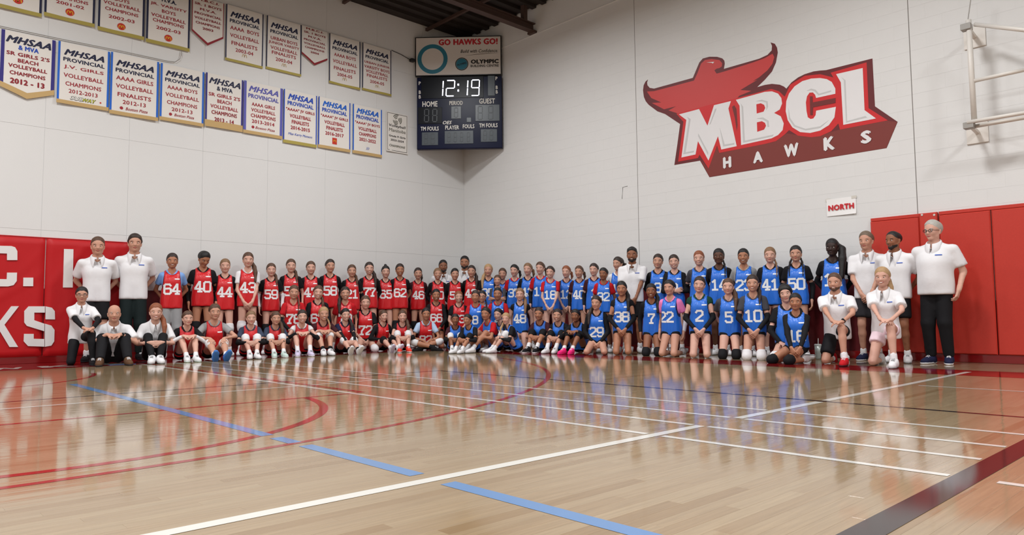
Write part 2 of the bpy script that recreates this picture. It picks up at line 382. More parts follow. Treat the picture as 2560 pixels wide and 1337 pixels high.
# ---- red wall pads, right wall
def padR(y0, y1, z0, z1, label, th=.05):
    w, h = y0-y1, z1-z0
    o = MB().box((0, 0, 0), (w, h, th), .012).build('wall_pad', M_PADR, None, frameR(y0, z0, .004))
    return tag(o, label, 'wall pad', 'orange red wall pads')
ya, yb, yc, yd = onR(2181, 600)[1], onR(2299, 560, .05)[1], onR(2346, 560, .05)[1], onR(2478, 560, .05)[1]
padR(ya, yb+.004, .105, 1.90, 'orange red wall pad behind the two men at the end of the white block wall')
pc = padR(yb-.004, yc+.006, .105, 1.945, 'narrow orange red cover with two screws behind the grey haired man', .075)
padR(yc-.006, yd+.006, .105, 1.90, 'wide orange red wall pad beside the grey haired man'); padR(yd-.006, yd-.62, .105, 1.90, 'orange red wall pad cut off by the right picture edge')
rl = MB().box((0, 0, 0), (ya-yb, .045, .03), .004); rl.box((ya-yc+.004, 0, 0), (ya-yd+.62, .045, .03), .004)
tag(rl.build('pad_rail', M_PADR, None, frameR(ya, 1.905, .004)), 'thin red rail along the top of the orange red pads', 'rail')
M_SCREW = mat('screw_steel', (205, 200, 192), .4, metal=.6)
for px in (2305, 2335.5):
    w = onR(px, 537, .08); s = MB(); s.tube([(0, 0, 0), (0, 0, .006)], .014, 12)
    s.build('screw', M_SCREW, pc, Matrix.Translation((yb-.004-w[1], w[2]-.105, .075)))

# ---- banners
M_CLOTH = mat('banner_cloth', (226, 221, 214), .75, .2, noise=.02, nscale=4)
C_NAVY = mat('print_navy', (26, 30, 62), .7); C_BLUE = mat('print_blue', (30, 72, 176), .7); C_ROYAL = mat('print_royal', (22, 96, 196), .7); C_VIO = mat('print_violet', (88, 88, 168), .7)
C_RED = mat('print_red', (158, 30, 44), .7); C_MAR = mat('print_maroon', (140, 24, 36), .7); C_GOLD = mat('hem_gold', (186, 152, 74), .7); C_OLV = mat('hem_olive', (168, 152, 72), .7); C_TAN = mat('hem_tan', (190, 158, 104), .7)
C_PUR = mat('stripe_indigo', (44, 36, 120), .7); C_YEL = mat('print_yellow', (232, 186, 40), .7); C_SCAR = mat('print_scarlet', (196, 48, 30), .7); C_GRY = mat('print_grey', (120, 118, 108), .7); C_BLK = mat('print_black', (34, 32, 32), .7); C_LIME = mat('print_lime', (196, 196, 60), .7); C_OFF = mat('print_offwhite', (238, 236, 230), .7); C_DGR = mat('print_dark_green', (30, 70, 40), .7)
def cloth_z(u, t, ph, amp): return .03 + amp*(math.sin(u*7+ph)*.5+math.sin(u*3.1+ph*2+t*2)*.7)*(1-t)
def banner(tl, tr, bl, br, lines, stripe, hem, label, point=0., sw=.03, hemh=.05, amp=.008, border=None, logo=None, ph=0.):
    a, b, c, d = onL(*tl, .03), onL(*tr, .03), onL(*bl, .03), onL(*br, .03)
    x0, x1 = (a[0]+c[0])/2, (b[0]+d[0])/2; zt = (a[2]+b[2])/2; zb = (c[2]+d[2])/2; w, h = x1-x0, zt-zb
    drop = lambda u: -point*(1-abs(2*u-1))
    def sheet(u0, u1, t0, t1, lift, shape, nx=14, ny=12, th=.003):
        v = []; f = []
        for k in (0, 1):
            for j in range(ny+1):
                for i in range(nx+1):
                    u = u0+(u1-u0)*i/nx; t = t0+(t1-t0)*j/ny
                    y = t*h + (drop(u)*(1-t) if shape else 0)
                    v.append((u*w, y, cloth_z(u, t, ph, amp)+lift-(th if k == 0 else 0)))
        n = (nx+1)*(ny+1)
        for j in range(ny):
            for i in range(nx):
                q = j*(nx+1)+i; f.append((n+q, n+q+1, n+q+nx+2, n+q+nx+1)); f.append((q+nx+1, q+nx+2, q+1, q))
        ring = [i for i in range(nx+1)]+[j*(nx+1)+nx for j in range(1, ny+1)]+[ny*(nx+1)+i for i in range(nx-1, -1, -1)]+[j*(nx+1) for j in range(ny-1, 0, -1)]
        for i in range(len(ring)): p, q = ring[i], ring[(i+1) % len(ring)]; f.append((p, q, n+q, n+p))
        return v, f
    v, f = sheet(0, 1, 0, 1, 0, True)
    o = link('banner', mesh('banner', v, f, M_CLOTH, False), None, frameL(x0, zb, .0))
    tag(o, label, 'banner', 'championship banners on the left wall')
    if stripe:
        for (u0, u1) in ((0, sw/w), (1-sw/w, 1)):
            v, f = sheet(u0, u1, .0, 1, .0025, True, 2, 12); link('side_stripe', mesh('side_stripe', v, f, stripe), o)
    if hem:
        v, f = sheet(-.004, 1.004, -.01, hemh/h, .0035, True, 14, 2); link('hem', mesh('hem', v, f, hem), o)
    for (s, m, cy, hh, ww, bold, shear) in lines:
        co, fa, lo, hi = text_data(s, bold, shear, 1.)
        q = np.zeros_like(co); q[:, 0] = (co[:, 0]-(lo[0]+hi[0])/2)*ww*w/(hi[0]-lo[0])+w/2; q[:, 1] = (co[:, 1]-(lo[1]+hi[1])/2)*hh*h/(hi[1]-lo[1])+cy*h
        q[:, 2] = co[:, 2]+[cloth_z(p[0]/w, p[1]/h, ph, amp)+.0025 for p in q]
        link('lettering', mesh('lettering', q, fa, m), o)
    if logo: logo(o, w, h, lambda u, t: cloth_z(u, t, ph, amp))
    if border:
        for (u0, u1, t0, t1) in ((.04, .96, .965, .975), (.04, .96, .03, .04), (.04, .055, .03, .975), (.945, .96, .03, .975)):
            v, f = sheet(u0, u1, t0, t1, .0022, False, 2, 2); link('border', mesh('border', v, f, border), o)
    return o
def disc(o, cx, cy, rx, ry, z, m, name, n=24):
    MB().poly([(cx+rx*math.cos(2*math.pi*k/n), cy+ry*math.sin(2*math.pi*k/n)) for k in range(n)], z-.002, z).build(name, m, o)
def arches(o, cx, cy, s, z, m, name='emblem'):
    b = MB()
    for sx in (-1, 1):
        pts = [(cx+sx*(.02+.48*(1-math.cos(t))/2 if False else 0)*s, cy, z) for t in (0,)]
        q = [(cx+sx*s*(.42-.42*math.cos(t)), cy-s*.55+s*1.1*math.sin(t)) for t in [math.pi*k/12 for k in range(13)]]
        for i in range(12): 
            (xa, ya), (xb, yb) = q[i], q[i+1]; d = math.hypot(xb-xa, yb-ya)+1e-9; nx, ny = -(yb-ya)/d*s*.1, (xb-xa)/d*s*.1
            b.poly([(xa-nx, ya-ny), (xb-nx, yb-ny), (xb+nx, yb+ny), (xa+nx, ya+ny)], z-.001, z)
    b.build(name, m, o)
def logo_round(cy, r=.11):
    def g(o, w, h, cz):
        z = cz(.5, cy)+.004; disc(o, w/2, cy*h, r*w, r*w*.92, z, C_SCAR, 'emblem_disc'); arches(o, w/2, cy*h-.01*w, r*w*.8, z+.002, C_YEL)
    return g
def logo_faint(cy):
    def g(o, w, h, cz): arches(o, w/2, cy*h, .07*w, cz(.5, cy)+.004, C_TAN)
    return g
def logo_square(cy):
    def g(o, w, h, cz):
        z = cz(.5, cy)+.004; s = .09*w
        MB().poly([(w/2-s*.8, cy*h-s), (w/2+s*.8, cy*h-s), (w/2+s*.8, cy*h+s), (w/2-s*.8, cy*h+s)], z-.002, z).build('emblem_square', C_SCAR, o); arches(o, w/2, cy*h+.0, s*.55, z+.002, C_YEL)
    return g
def logo_script(s, cy, m, ww=.5, hh=.05, ring=None):
    def g(o, w, h, cz):
        zf = lambda x, y: cz(x/w, y/h)+.003; text(s, m, o, w*(.55 if ring else .5), cy*h, ww*w, hh*h, zf, .015, .3)
        if ring: disc(o, w*.24, cy*h, .035*w, .035*w, cz(.24, cy)+.004, m, 'emblem_disc')
    return g
def logo_sub(cy):
    def g(o, w, h, cz):
        z = cz(.84, cy)+.005; z0 = lambda x, y: cz(x/w, y/h)+.0025; z1 = lambda x, y: cz(x/w, y/h)+.005
        text('SUB', C_BLK, o, w*.38, cy*h, .26*w, .066*h, z0, .07, .3); text('WAY', C_BLK, o, w*.62, cy*h, .27*w, .066*h, z0, .07, .3)
        text('SUB', C_OFF, o, w*.38, cy*h, .24*w, .052*h, z1, .02, .3); text('WAY', C_LIME, o, w*.62, cy*h, .25*w, .052*h, z1, .02, .3)
        disc(o, w*.84, cy*h, .02*w, .02*w, z, C_SCAR, 'leaf_mark', 5)
    return g
def ml(color2, rest, date, top='MHSAA', c0=C_NAVY, c1=C_NAVY, second='PROVINCIAL', d0=.0, bold=.02, b2=.035):
    L = [(top, c0, .845, .105, .78, .045, .35), (second, c1, .725, .066, .80, b2, 0)]; n = len(rest)
    for i, s in enumerate(rest): L.append((s, color2, .60-i*(.27/(n-1)), .068 if n < 4 else .062, min(.88, .077*len(s)), bold, 0))
    L.append((date, color2, .215, .066, min(.56, .068*len(date)), bold, 0))
    return L
def blk(rows, c=C_MAR):
    n = len(rows)
    return [(s, c, .93-i*(.80/(n-1)), .068, min(.86, .085*len(s)), .035, 0) for i, s in enumerate(rows)]
# lower row
banner((2,73),(141,101),(0,213),(133,236), [('MHSAA', C_NAVY, .86, .13, .84, .05, .35), ('& MVA', C_BLUE, .735, .085, .38, .05, 0), ("SR GIRLS 2'S", C_MAR, .61, .07, .80, .04, 0), ('BEACH', C_MAR, .50, .07, .38, .04, 0), ('VOLLEYBALL', C_MAR, .39, .07, .72, .04, 0), ('CHAMPIONS', C_MAR, .265, .07, .66, .04, 0), ('2012 - 13', C_MAR, .12, .10, .64, .06, 0)], C_PUR, C_TAN, 'pointed white banner reading SR GIRLS 2\'S BEACH VOLLEYBALL CHAMPIONS 2012-13', point=.13, sw=.045, hemh=.07, ph=.3)
banner((143,102),(274,129),(144,257),(272,274), ml(C_RED, ['J.V. GIRLS', 'VOLLEYBALL', 'CHAMPIONS'], '2012-2013'), C_ROYAL, C_TAN, 'white banner reading J.V. GIRLS VOLLEYBALL CHAMPIONS 2012-2013', ph=1.1, logo=logo_sub(.105))
banner((275,129),(398,155),(276,284),(394,299), ml(C_RED, ['AAAA GIRLS', 'VOLLEYBALL', 'FINALISTS'], '2012-13'), C_ROYAL, C_TAN, 'white banner reading AAAA GIRLS VOLLEYBALL FINALISTS 2012-13', ph=2.1, logo=logo_script('Boston Pizza', .11, C_RED, .45, .05, True))
banner((399,157),(510,180),(402,300),(509,314), ml(C_RED, ['AAAA BOYS', 'VOLLEYBALL', 'CHAMPIONS'], '2012-13'), C_ROYAL, C_TAN, 'white banner reading AAAA BOYS VOLLEYBALL CHAMPIONS 2012-13', ph=2.9, logo=logo_script('Boston Pizza', .12, C_RED, .45, .05, True))
banner((513,180),(608,201),(514,314),(607,328), [('MHSAA', C_NAVY, .87, .12, .84, .04, .35), ('& MVA', C_NAVY, .74, .085, .42, .04, 0), ("SR GIRLS 2'S", C_RED, .61, .07, .84, .03, 0), ('BEACH', C_RED, .50, .07, .38, .03, 0), ('VOLLEYBALL', C_RED, .39, .07, .74, .03, 0), ('CHAMPIONS', C_MAR, .275, .075, .68, .04, 0), ('2013 - 14', C_MAR, .145, .08, .52, .05, 0)], C_PUR, C_TAN, "white banner reading SR GIRLS 2'S BEACH VOLLEYBALL CHAMPIONS 2013-14", hemh=.11, ph=3.7)
banner((609,201),(706,221),(609,332),(707,345), [('MHSAA', C_VIO, .87, .115, .76, .04, .35), ('PROVINCIAL', C_VIO, .73, .085, .78, .04, 0), ('AAAA GIRLS', C_RED, .575, .068, .60, .03, 0), ('VOLLEYBALL', C_RED, .465, .068, .62, .03, 0), ('CHAMPIONS', C_RED, .355, .072, .64, .03, 0), ('2013-2014', C_RED, .245, .07, .58, .03, 0)], C_VIO, C_TAN, 'white banner with violet print reading AAAA GIRLS VOLLEYBALL CHAMPIONS 2013-2014', ph=4.2, sw=.05, logo=logo_script('Boston Pizza', .13, C_RED, .5, .05, True))
def jv(a, b, date, third='JV GIRLS'): return [('MHSAA', C_ROYAL if date[3] != '4' else C_BLUE, .88, .115, .76, .05, .35), ('PROVINCIAL', C_BLUE, .755, .08, .78, .045, 0), ('"AAAA" '+third, C_RED, .63, .07, .86, .04, 0), ('VOLLEYBALL', C_RED, .52, .07, .64, .04, 0), (b, C_RED, .41, .072, .52 if b == 'FINALISTS' else .6, .04, 0), (date, C_RED, .30, .07, .58, .04, 0)]
banner((707,221.5),(793,240),(711,357),(791,366), jv(0, 'FINALISTS', '2014-2015'), C_BLUE, C_OLV, 'white banner reading AAAA JV GIRLS VOLLEYBALL FINALISTS 2014-2015 with blue script', sw=.022, ph=5.0, logo=logo_script('Miss Kerry Monson', .17, C_BLUE, .72, .06))
banner((794,240),(876,258),(798,367),(875,380), jv(0, 'FINALISTS', '2016-2017'), C_BLUE, C_TAN, 'white banner reading AAAA JV GIRLS VOLLEYBALL FINALISTS 2016-2017 with a red square emblem', sw=.022, ph=5.7, logo=logo_square(.165))
banner((881,259),(955,275),(883,381),(954,393), jv(0, 'CHAMPIONS', '2021-2022', 'JV BOYS'), C_ROYAL, C_TAN, 'white banner reading AAAA JV BOYS VOLLEYBALL CHAMPIONS 2021-2022', sw=.025, ph=6.3, logo=logo_script(')))', .13, C_BLUE, .12, .06))
def vball(o, w, h, cz):
    z = cz(.5, .8)+.003; b = MB(); r = .2*w; cx, cy = w*.5, h*.83
    for a0 in (90, 210, 330):
        for q in (0, 1, 2):
            pts = [(cx+r*(1-.0*q)*math.cos(math.radians(a0+t-q*9))*(.35+.3*q+.05*t/60), cy+r*math.sin(math.radians(a0+t-q*9))*(.35+.3*q+.05*t/60)) for t in range(0, 100, 20)]
            for i in range(4): 
                (xa, ya), (xb, yb) = pts[i], pts[i+1]; d = math.hypot(xb-xa, yb-ya); nx, ny = -(yb-ya)/d*.011, (xb-xa)/d*.011
                b.poly([(xa-nx, ya-ny), (xb-nx, yb-ny), (xb+nx, yb+ny), (xa+nx, ya+ny)], z-.001, z)
    b.build('ball_emblem', C_GRY, o)
banner((966,277.5),(1018,288),(966,376),(1021,386.5), [('Volleyball', C_BLK, .655, .085, .78, .02, .1), ('Manitoba', C_GRY, .55, .085, .78, .02, .1), ('Grade 9 Girls', C_BLK, .40, .05, .78, .03, 0), ('2023-2024', C_BLK, .30, .05, .62, .03, 0), ('CHAMPIONS', C_GRY, .155, .06, .76, .05, .2)], None, None, 'small black bordered white banner reading Grade 9 Girls 2023-2024 CHAMPIONS', border=C_BLK, logo=vball, ph=.9)
# upper row
def up(rows, date=None): return [(s, c, y, .058, min(.84, .08*len(s)), .025, 0) for (s, c, y) in rows]
banner((-18,-128),(106,-100),(-14,17),(106,40), up([('CHAMPIONS', C_RED, .42), ('2000-01', C_RED, .32)]), C_NAVY, C_OLV, 'white banner cut off by the top left picture corner with a round red emblem', ph=.2, logo=logo_round(.20))
banner((112,-98),(238,-70),(113,38),(238,68), up([('VOLLEYBALL', C_RED, .55), ('CHAMPIONS', C_RED, .40), ('2001-02', C_RED, .30)]), C_NAVY, C_OLV, 'white banner dated 2001-02 with a round red emblem', ph=1.4, logo=logo_round(.165, .09))
banner((246,-68),(362,-42),(247,73),(361,100), up([('BOYS', C_RED, .60), ('VOLLEYBALL', C_RED, .505), ('CHAMPIONS', C_RED, .40), ('2002-03', C_RED, .275)]), C_NAVY, C_OLV, 'white banner reading BOYS VOLLEYBALL CHAMPIONS 2002-03 left of the JR. VARSITY one', ph=2.2, logo=logo_round(.14, .09))
banner((366,-40),(475,-14),(367,102),(475,130), [('M.V.A.', C_NAVY, .79, .07, .34, .05, 0)]+up([('JR. VARSITY', C_RED, .68), ('BOYS', C_RED, .59), ('VOLLEYBALL', C_RED, .49), ('CHAMPIONS', C_RED, .405), ('2002-03', C_RED, .285)]), C_NAVY, C_OLV, 'white banner reading JR. VARSITY BOYS VOLLEYBALL CHAMPIONS 2002-03', ph=3.1, logo=logo_round(.14, .09))
banner((480,-12),(560,8),(480,75),(559,96), blk(['M.B.C.I.', 'SR. 1 BOYS', 'M.V.A.', 'PROVINCIAL', 'VOLLEYBALL', 'CHAMPIONS', '2003']), C_MAR, C_MAR, 'pointed white pennant reading SR. 1 BOYS CHAMPIONS 2003 with dark red sides', point=.2, sw=.012, hemh=.03, ph=3.9)
banner((562,9),(659,36),(567,150),(657,169), ml(C_RED, ['AAAA  BOYS', 'VOLLEYBALL', 'FINALISTS'], '2003-04'), C_NAVY, C_OLV, 'white banner reading AAAA BOYS VOLLEYBALL FINALISTS 2003-04', ph=4.4, sw=.02, hemh=.035, amp=.014, logo=logo_faint(.14))
banner((663,37),(752,62),(670,175),(754,187), ml(C_RED, ['URBAN BOYS', 'JUNIOR VARSITY', 'VOLLEYBALL', 'FINALISTS'], '2003-04'), C_NAVY, C_OLV, 'white banner reading URBAN BOYS JUNIOR VARSITY VOLLEYBALL FINALISTS 2003-04', ph=5.2, sw=.02, hemh=.035, amp=.014, logo=logo_faint(.13))
banner((754,62),(819,81),(755,134),(818,149), blk(['M.B.C.I.', 'SR. 1 BOYS', 'M.V.A.', 'PROVINCIAL', 'VOLLEYBALL', 'CHAMPIONS', '2004']), None, C_MAR, 'smaller pointed white pennant reading SR. 1 BOYS CHAMPIONS 2004', point=.17, hemh=.03, ph=.5)
banner((820,82),(899,104),(826,210),(902,221), ml(C_RED, ['AAAA BOYS', 'VOLLEYBALL', 'FINALISTS'], '2004-05'), C_NAVY, C_OLV, 'white banner reading AAAA BOYS VOLLEYBALL FINALISTS 2004-05', ph=1.7, sw=.02, hemh=.035, amp=.014, logo=logo_faint(.14))
banner((904,105),(977,127),(908,225),(979,239), ml(C_RED, ['URBAN JUNIOR', 'VARSITY BOYS', 'VOLLEYBALL', 'FINALISTS'], '2004-05'), C_NAVY, C_OLV, 'white banner reading URBAN JUNIOR VARSITY BOYS VOLLEYBALL FINALISTS 2004-05', ph=2.6, sw=.02, hemh=.035, amp=.014, logo=logo_faint(.13))
# the wire the lower banners hang from, ending in a loop
M_WIRE = mat('wire_grey', (150, 146, 140), .5); M_DARKP = mat('dark_plastic', (26, 26, 28), .5)
pts = [onL(x, y, .03) for (x, y) in ((-60,53),(0,65),(150,97),(300,127),(420,153),(438,155),(449,148),(453,138),(454,128))]
tag(MB().tube(pts, .006, 6).build('cable', M_WIRE), 'thin grey cable looping above the lower banner row', 'cable')
s = empty('wall_sensor', onL(1026, 153, .0)); tag(s, 'small black sensor on a cable beside the corner sign', 'sensor')
MB().box((-.05, -.12, -.035), (.05, -.03, .035), .01).build('housing', M_DARKP, s); MB().tube([(0, -.03, 0), (0, 0, 0)], .02, 8).build('mount', M_DARKP, s)
MB().tube([(-.05, -.04, .02), (-.25, -.02, .08), (-.5, -.012, .12)], .007, 6).build('lead', M_DARKP, s)

# ---- scoreboard and sign across the corner
K = 1/math.sqrt(2)
def frameC(z, d):                            # local x right, y up, z towards the room, centred on the corner diagonal
    return Matrix(((K, 0, -K, -.665-d*K), (-K, 0, -K, -.665-d*K), (0, 1, 0, z), (0, 0, 0, 1)))
M_SBLUE = mat('scoreboard_blue', (8, 14, 48), .3, .15); M_SBLK = mat('board_black', (18, 18, 22), .28, .6); M_SGLASS = mat('display_glass', (72, 80, 86), .32, .4); M_SGL2 = mat('display_glass_dark', (22, 24, 30), .3, .15)
M_SIGN = mat('sign_white', (214, 208, 202), .45); M_TEAL = mat('sign_teal', (42, 118, 142), .5); M_LED = mat('led_white', (240, 240, 255), .4, emit=(235, 236, 255), estr=4.0); M_SIGNRED = mat('sign_red', (186, 40, 50), .5); M_SEG = mat('led_off', (60, 66, 71), .4)
sb = MB().box((-.92, 0, 0), (.95, 1.6, .14), .01).build('scoreboard', M_SBLUE, None, frameC(4.305, .0)); tag(sb, 'blue electronic scoreboard showing 12:19 across the corner', 'scoreboard')
def bx(x0, y0, x1, y1): return (-.92+(x0-118)/(928-118)*1.87, 1.6-(y0-548)/(1240-548)*1.6, -.92+(x1-118)/(928-118)*1.87, 1.6-(y1-548)/(1240-548)*1.6)
def panel(x0, y0, x1, y1, m, name, z=.15):
    a = bx(x0, y0, x1, y1); return MB().box((a[0], a[3], .135), (a[2], a[1], z), .004).build(name, m, sb)
panel(160, 548, 755, 755, M_SGL2, 'clock_display'); panel(795, 545, 862, 740, M_SGLASS, 'bonus_display'); panel(130, 840, 358, 1000, M_SGL2, 'home_display'); panel(445, 835, 540, 955, M_SGLASS, 'period_display'); panel(675, 825, 905, 982, M_SGLASS, 'guest_display')
panel(165, 1080, 320, 1205, M_SGLASS, 'fouls_display'); panel(382, 1070, 655, 1195, M_SGLASS, 'player_display'); panel(725, 1060, 880, 1182, M_SGLASS, 'fouls_display'); panel(592, 945, 636, 990, M_SGLASS, 'possession_display')
def seg(x, y, w, h, n, m, name, sh=.12, t=.16):          # seven segment digit
    on = {'0': 'abcdef', '1': 'bc', '2': 'abged', '9': 'abcdfg', '8': 'abcdefg'}[n]; b = MB(); tw = t*w
    S = {'a': (0, 1, 1, 1), 'g': (0, .5, 1, .5), 'd': (0, 0, 1, 0), 'b': (1, .5, 1, 1), 'c': (1, 0, 1, .5), 'f': (0, .5, 0, 1), 'e': (0, 0, 0, .5)}
    for k in on:
        xa, ya, xb, yb = S[k]; pa = (x+(xa+sh*ya)*w, y+ya*h); pb = (x+(xb+sh*yb)*w, y+yb*h)
        d = math.hypot(pb[0]-pa[0], pb[1]-pa[1]); ux, uy = (pb[0]-pa[0])/d, (pb[1]-pa[1])/d; g = tw*.55
        pa = (pa[0]+ux*g, pa[1]+uy*g); pb = (pb[0]-ux*g, pb[1]-uy*g); nx, ny = -uy*tw/2, ux*tw/2
        b.poly([(pa[0]-nx, pa[1]-ny), (pb[0]-nx, pb[1]-ny), (pb[0]+nx, pb[1]+ny), (pa[0]+nx, pa[1]+ny)], .15, .156)
    return b.build(name, m, sb)
def dig(px0, px1, n):
    a = bx(px0, 585, px1, 735); seg(a[0]-.02, a[3], (a[2]-a[0]), a[1]-a[3], n, M_LED, 'clock_digit', .1, .11)
dig(290, 372, '1'); dig(405, 482, '2'); dig(525, 607, '1'); dig(645, 718, '9')
b = MB()
for py in (627, 684): a = bx(507, py-9, 521, py+9); b.box((a[0], a[3], .15), (a[2], a[1], .157), .004)
b.build('colon', M_LED, sb)
for (x0, y0, x1, y1) in ((190, 860, 240, 980), (268, 860, 318, 980), (190, 1095, 225, 1190), (250, 1095, 290, 1190), (410, 1090, 440, 1175), (470, 1090, 500, 1175), (530, 1090, 560, 1175), (595, 1090, 625, 1175), (750, 1075, 785, 1165), (810, 1075, 845, 1165), (700, 840, 750, 965), (800, 840, 850, 965), (475, 850, 515, 940)):
    a = bx(x0, y0, x1, y1); seg(a[0], a[3], (a[2]-a[0])*.8, a[1]-a[3], '8', M_SEG, 'unlit_digit', .05, .2)
def sbt(s, cx, cy, w, h, sh=0.):
    a = bx(cx-w/2, cy-h/2, cx+w/2, cy+h/2); text(s, C_OFF, sb, (a[0]+a[2])/2, (a[1]+a[3])/2, a[2]-a[0], a[1]-a[3], .146, .03, sh)
for t in (('P', 145, 605, 20, 34), ('B', 146, 692, 20, 34), ('B', 146, 737, 20, 34), ('P', 878, 573, 20, 34), ('B', 880, 660, 20, 34), ('B', 880, 703, 20, 34), ('HOME', 243, 808, 145, 54), ('PERIOD', 492, 803, 128, 40), ('GUEST', 787, 790, 150, 50), ('OES', 408, 990, 88, 34, .3), ('TM FOULS', 240, 1046, 172, 40), ('PLAYER', 454, 1038, 132, 40), ('FOULS', 610, 1030, 110, 40), ('TM FOULS', 798, 1024, 175, 40)): sbt(*t)
sg = MB().box((-.965, 0, 0), (.945, .885, .07), .006).build('corner_sign', M_SBLK, None, frameC(5.945, .03)); tag(sg, 'white sign reading GO HAWKS GO! above the scoreboard', 'sign')
MB().box((-.945, .02, .06), (.925, .865, .074), .002).build('sign_face', M_SIGN, sg)
def sx(x, y): return (-.965+(x-92)/(885-92)*1.91, .885-(y-138)/(532-138)*.885)
def sgt(s, m, cx, cy, w, h, bold=.04, sh=0.):
    a = sx(cx, cy); text(s, m, sg, a[0], a[1], w/(885-92)*1.91, h/(532-138)*.885, .0765, bold, sh)
sgt('GO HAWKS GO!', M_SIGNRED, 580, 196, 545, 62, .06); sgt('Build with Confidence.', C_BLK, 682, 290, 342, 34, .01, .25); sgt('OLYMPIC', C_BLK, 732, 397, 258, 44, .07); sgt('BUILDING CENTRE', C_BLK, 731, 440, 258, 24, .03)
def ring(cx, cy, r0, r1, m, name, n=36, z=.0755):
    c = sx(cx, cy); v = []; f = []
    for i in range(n):
        t = 2*math.pi*i/n
        for r in (r0, r1): v.append((c[0]+r*math.cos(t), c[1]+r*math.sin(t), z))
    for i in range(n): j = (i+1) % n; f.append((2*i, 2*i+1, 2*j+1, 2*j))
    link(name, mesh(name, v, f, m), sg)
ring(252, 362, .245, .335, M_TEAL, 'emblem_ring'); ring(521, 418, .0, .125, M_TEAL, 'round_emblem', z=.0757); ring(521, 418, .128, .145, C_BLK, 'emblem_outline', z=.0757)
a = sx(521, 418); text('OLYMPIC', C_BLK, sg, a[0], a[1], .22, .04, .0785, .03, 0, rot=.25)
a = sx(556, 335); q = [(a[0]+.72*i/16, a[1]+.045*math.sin(i/16*2.0)) for i in range(17)]
MB().poly(q+[(x, y-.008*math.sin(math.pi*i/16)-.001) for i, (x, y) in reversed(list(enumerate(q)))], .0745, .0765).build('swoosh', M_STEEL, sg)

# ---- hawk crest painted on the right wall
O = onR(1990, 275)
M_CR = {k: mat('crest_'+k, c, .5, .3, noise=.02, nscale=5) for k, c in dict(dark=(122, 54, 48), outline=(102, 40, 42), red=(196, 66, 64), bright=(200, 44, 46), deep=(112, 44, 42), white=(224, 222, 222), grey=(196, 195, 194)).items()}
crest = empty('wall_crest'); crest.matrix_world = frameR(O[1], O[2], .0)
tag(crest, 'red hawk crest reading MBCI HAWKS painted on the block wall', 'crest')
def cpt(a, b): w = onR(1580+a/3.613, 90+b/3.613); return (O[1]-w[1], w[2]-O[2])
LZ = [.002]
def layer(pts, m, name, lift=.0005):
    LZ[0] += lift; q = [cpt(*p) for p in pts]
    MB().poly(q, 0, LZ[0]).build(name, M_CR[m], crest)
layer([(145,392),(122,412),(106,445),(100,490),(108,550),(125,590),(152,622),(230,680),(300,705),(435,795),(410,980),(383,1165),(615,1125),(700,1275),(2300,1012),(2400,775),(2195,635),(2172,203),(1755,308),(1700,312),(1640,320),(1560,345),(1500,375),(1440,420),(1395,475),(1370,455),(1335,440),(1265,432),(1200,442),(1130,462),(1200,395),(1265,320),(1300,240),(1317,150),(1310,105),(1290,70),(1252,58),(1265,90),(1262,130),(1225,170),(1150,205),(830,297),(838,250),(834,222),(815,202),(770,188),(700,187),(640,203),(608,240),(550,378),(200,475),(160,468),(140,445),(136,420)], 'outline', 'crest_outline')
layer([(700,1272),(2298,1010),(2396,777),(2300,765),(1880,845),(1620,915),(1400,880),(1290,955),(790,1058),(770,1000),(690,1195),(625,1125)], 'dark', 'name_band')
layer([(136,502),(160,500),(200,498),(560,403),(590,340),(625,250),(660,217),(720,208),(790,217),(815,245),(812,275),(790,290),(765,295),(745,310),(765,340),(830,322),(1100,237),(1200,200),(1270,160),(1286,190),(1270,250),(1225,310),(1150,372),(1195,345),(1090,410),(1135,395),(980,488),(1080,495),(970,540),(900,620),(690,830),(480,720),(330,672),(400,635),(290,662),(180,605),(265,600),(175,560)], 'red', 'hawk_body')
layer([(418,1135),(465,775),(402,702),(605,648),(735,612),(905,572),(1260,478),(1330,500),(1380,548),(1430,440),(1560,360),(1700,345),(1820,375),(1795,332),(2120,238),(2138,652),(2312,762),(1880,845),(1865,790),(1800,860),(1700,905),(1620,914),(1500,900),(1420,850),(1380,890),(1300,950),(1200,975),(790,1056),(770,990),(692,1197),(612,1072),(596,1102)], 'bright', 'letter_border')
layer([(905,640),(925,625),(945,660),(955,800),(948,860),(930,740)], 'deep', 'dark_mark')  # dark mark in the crest's own paint, like the bar inside the C
layer([(448,1097),(492,758),(425,708),(607,660),(683,810),(742,625),(895,588),(872,655),(947,995),(808,1025),(778,905),(692,1125),(597,950),(575,1070)], 'white', 'letter')
layer([(987,985),(973,630),(940,577),(1200,505),(1265,500),(1320,520),(1350,560),(1357,610),(1335,665),(1285,695),(1345,725),(1372,790),(1362,850),(1320,895),(1260,925)], 'white', 'letter')
layer([(1838,522),(1838,475),(1805,415),(1760,390),(1700,380),(1620,385),(1540,408),(1470,455),(1420,520),(1395,590),(1390,680),(1408,760),(1450,825),(1520,868),(1610,876),(1700,855),(1780,805),(1830,735),(1843,640),(1665,675),(1660,715),(1640,745),(1615,750),(1590,735),(1578,680),(1572,600),(1582,545),(1605,512),(1635,510),(1655,530),(1665,560)], 'white', 'letter')
layer([(1845,345),(2085,290),(2102,670),(2205,745),(1910,803),(1888,420)], 'white', 'letter')
layer([(1125,617),(1165,608),(1195,622),(1205,650),(1190,683),(1128,700)], 'bright', 'letter_hole'); layer([(1130,780),(1175,770),(1203,785),(1212,812),(1195,845),(1133,865)], 'bright', 'letter_hole')
layer([(1608,545),(1632,545),(1635,600),(1840,560),(1840,605),(1637,645),(1634,715),(1612,715)], 'deep', 'dark_mark')
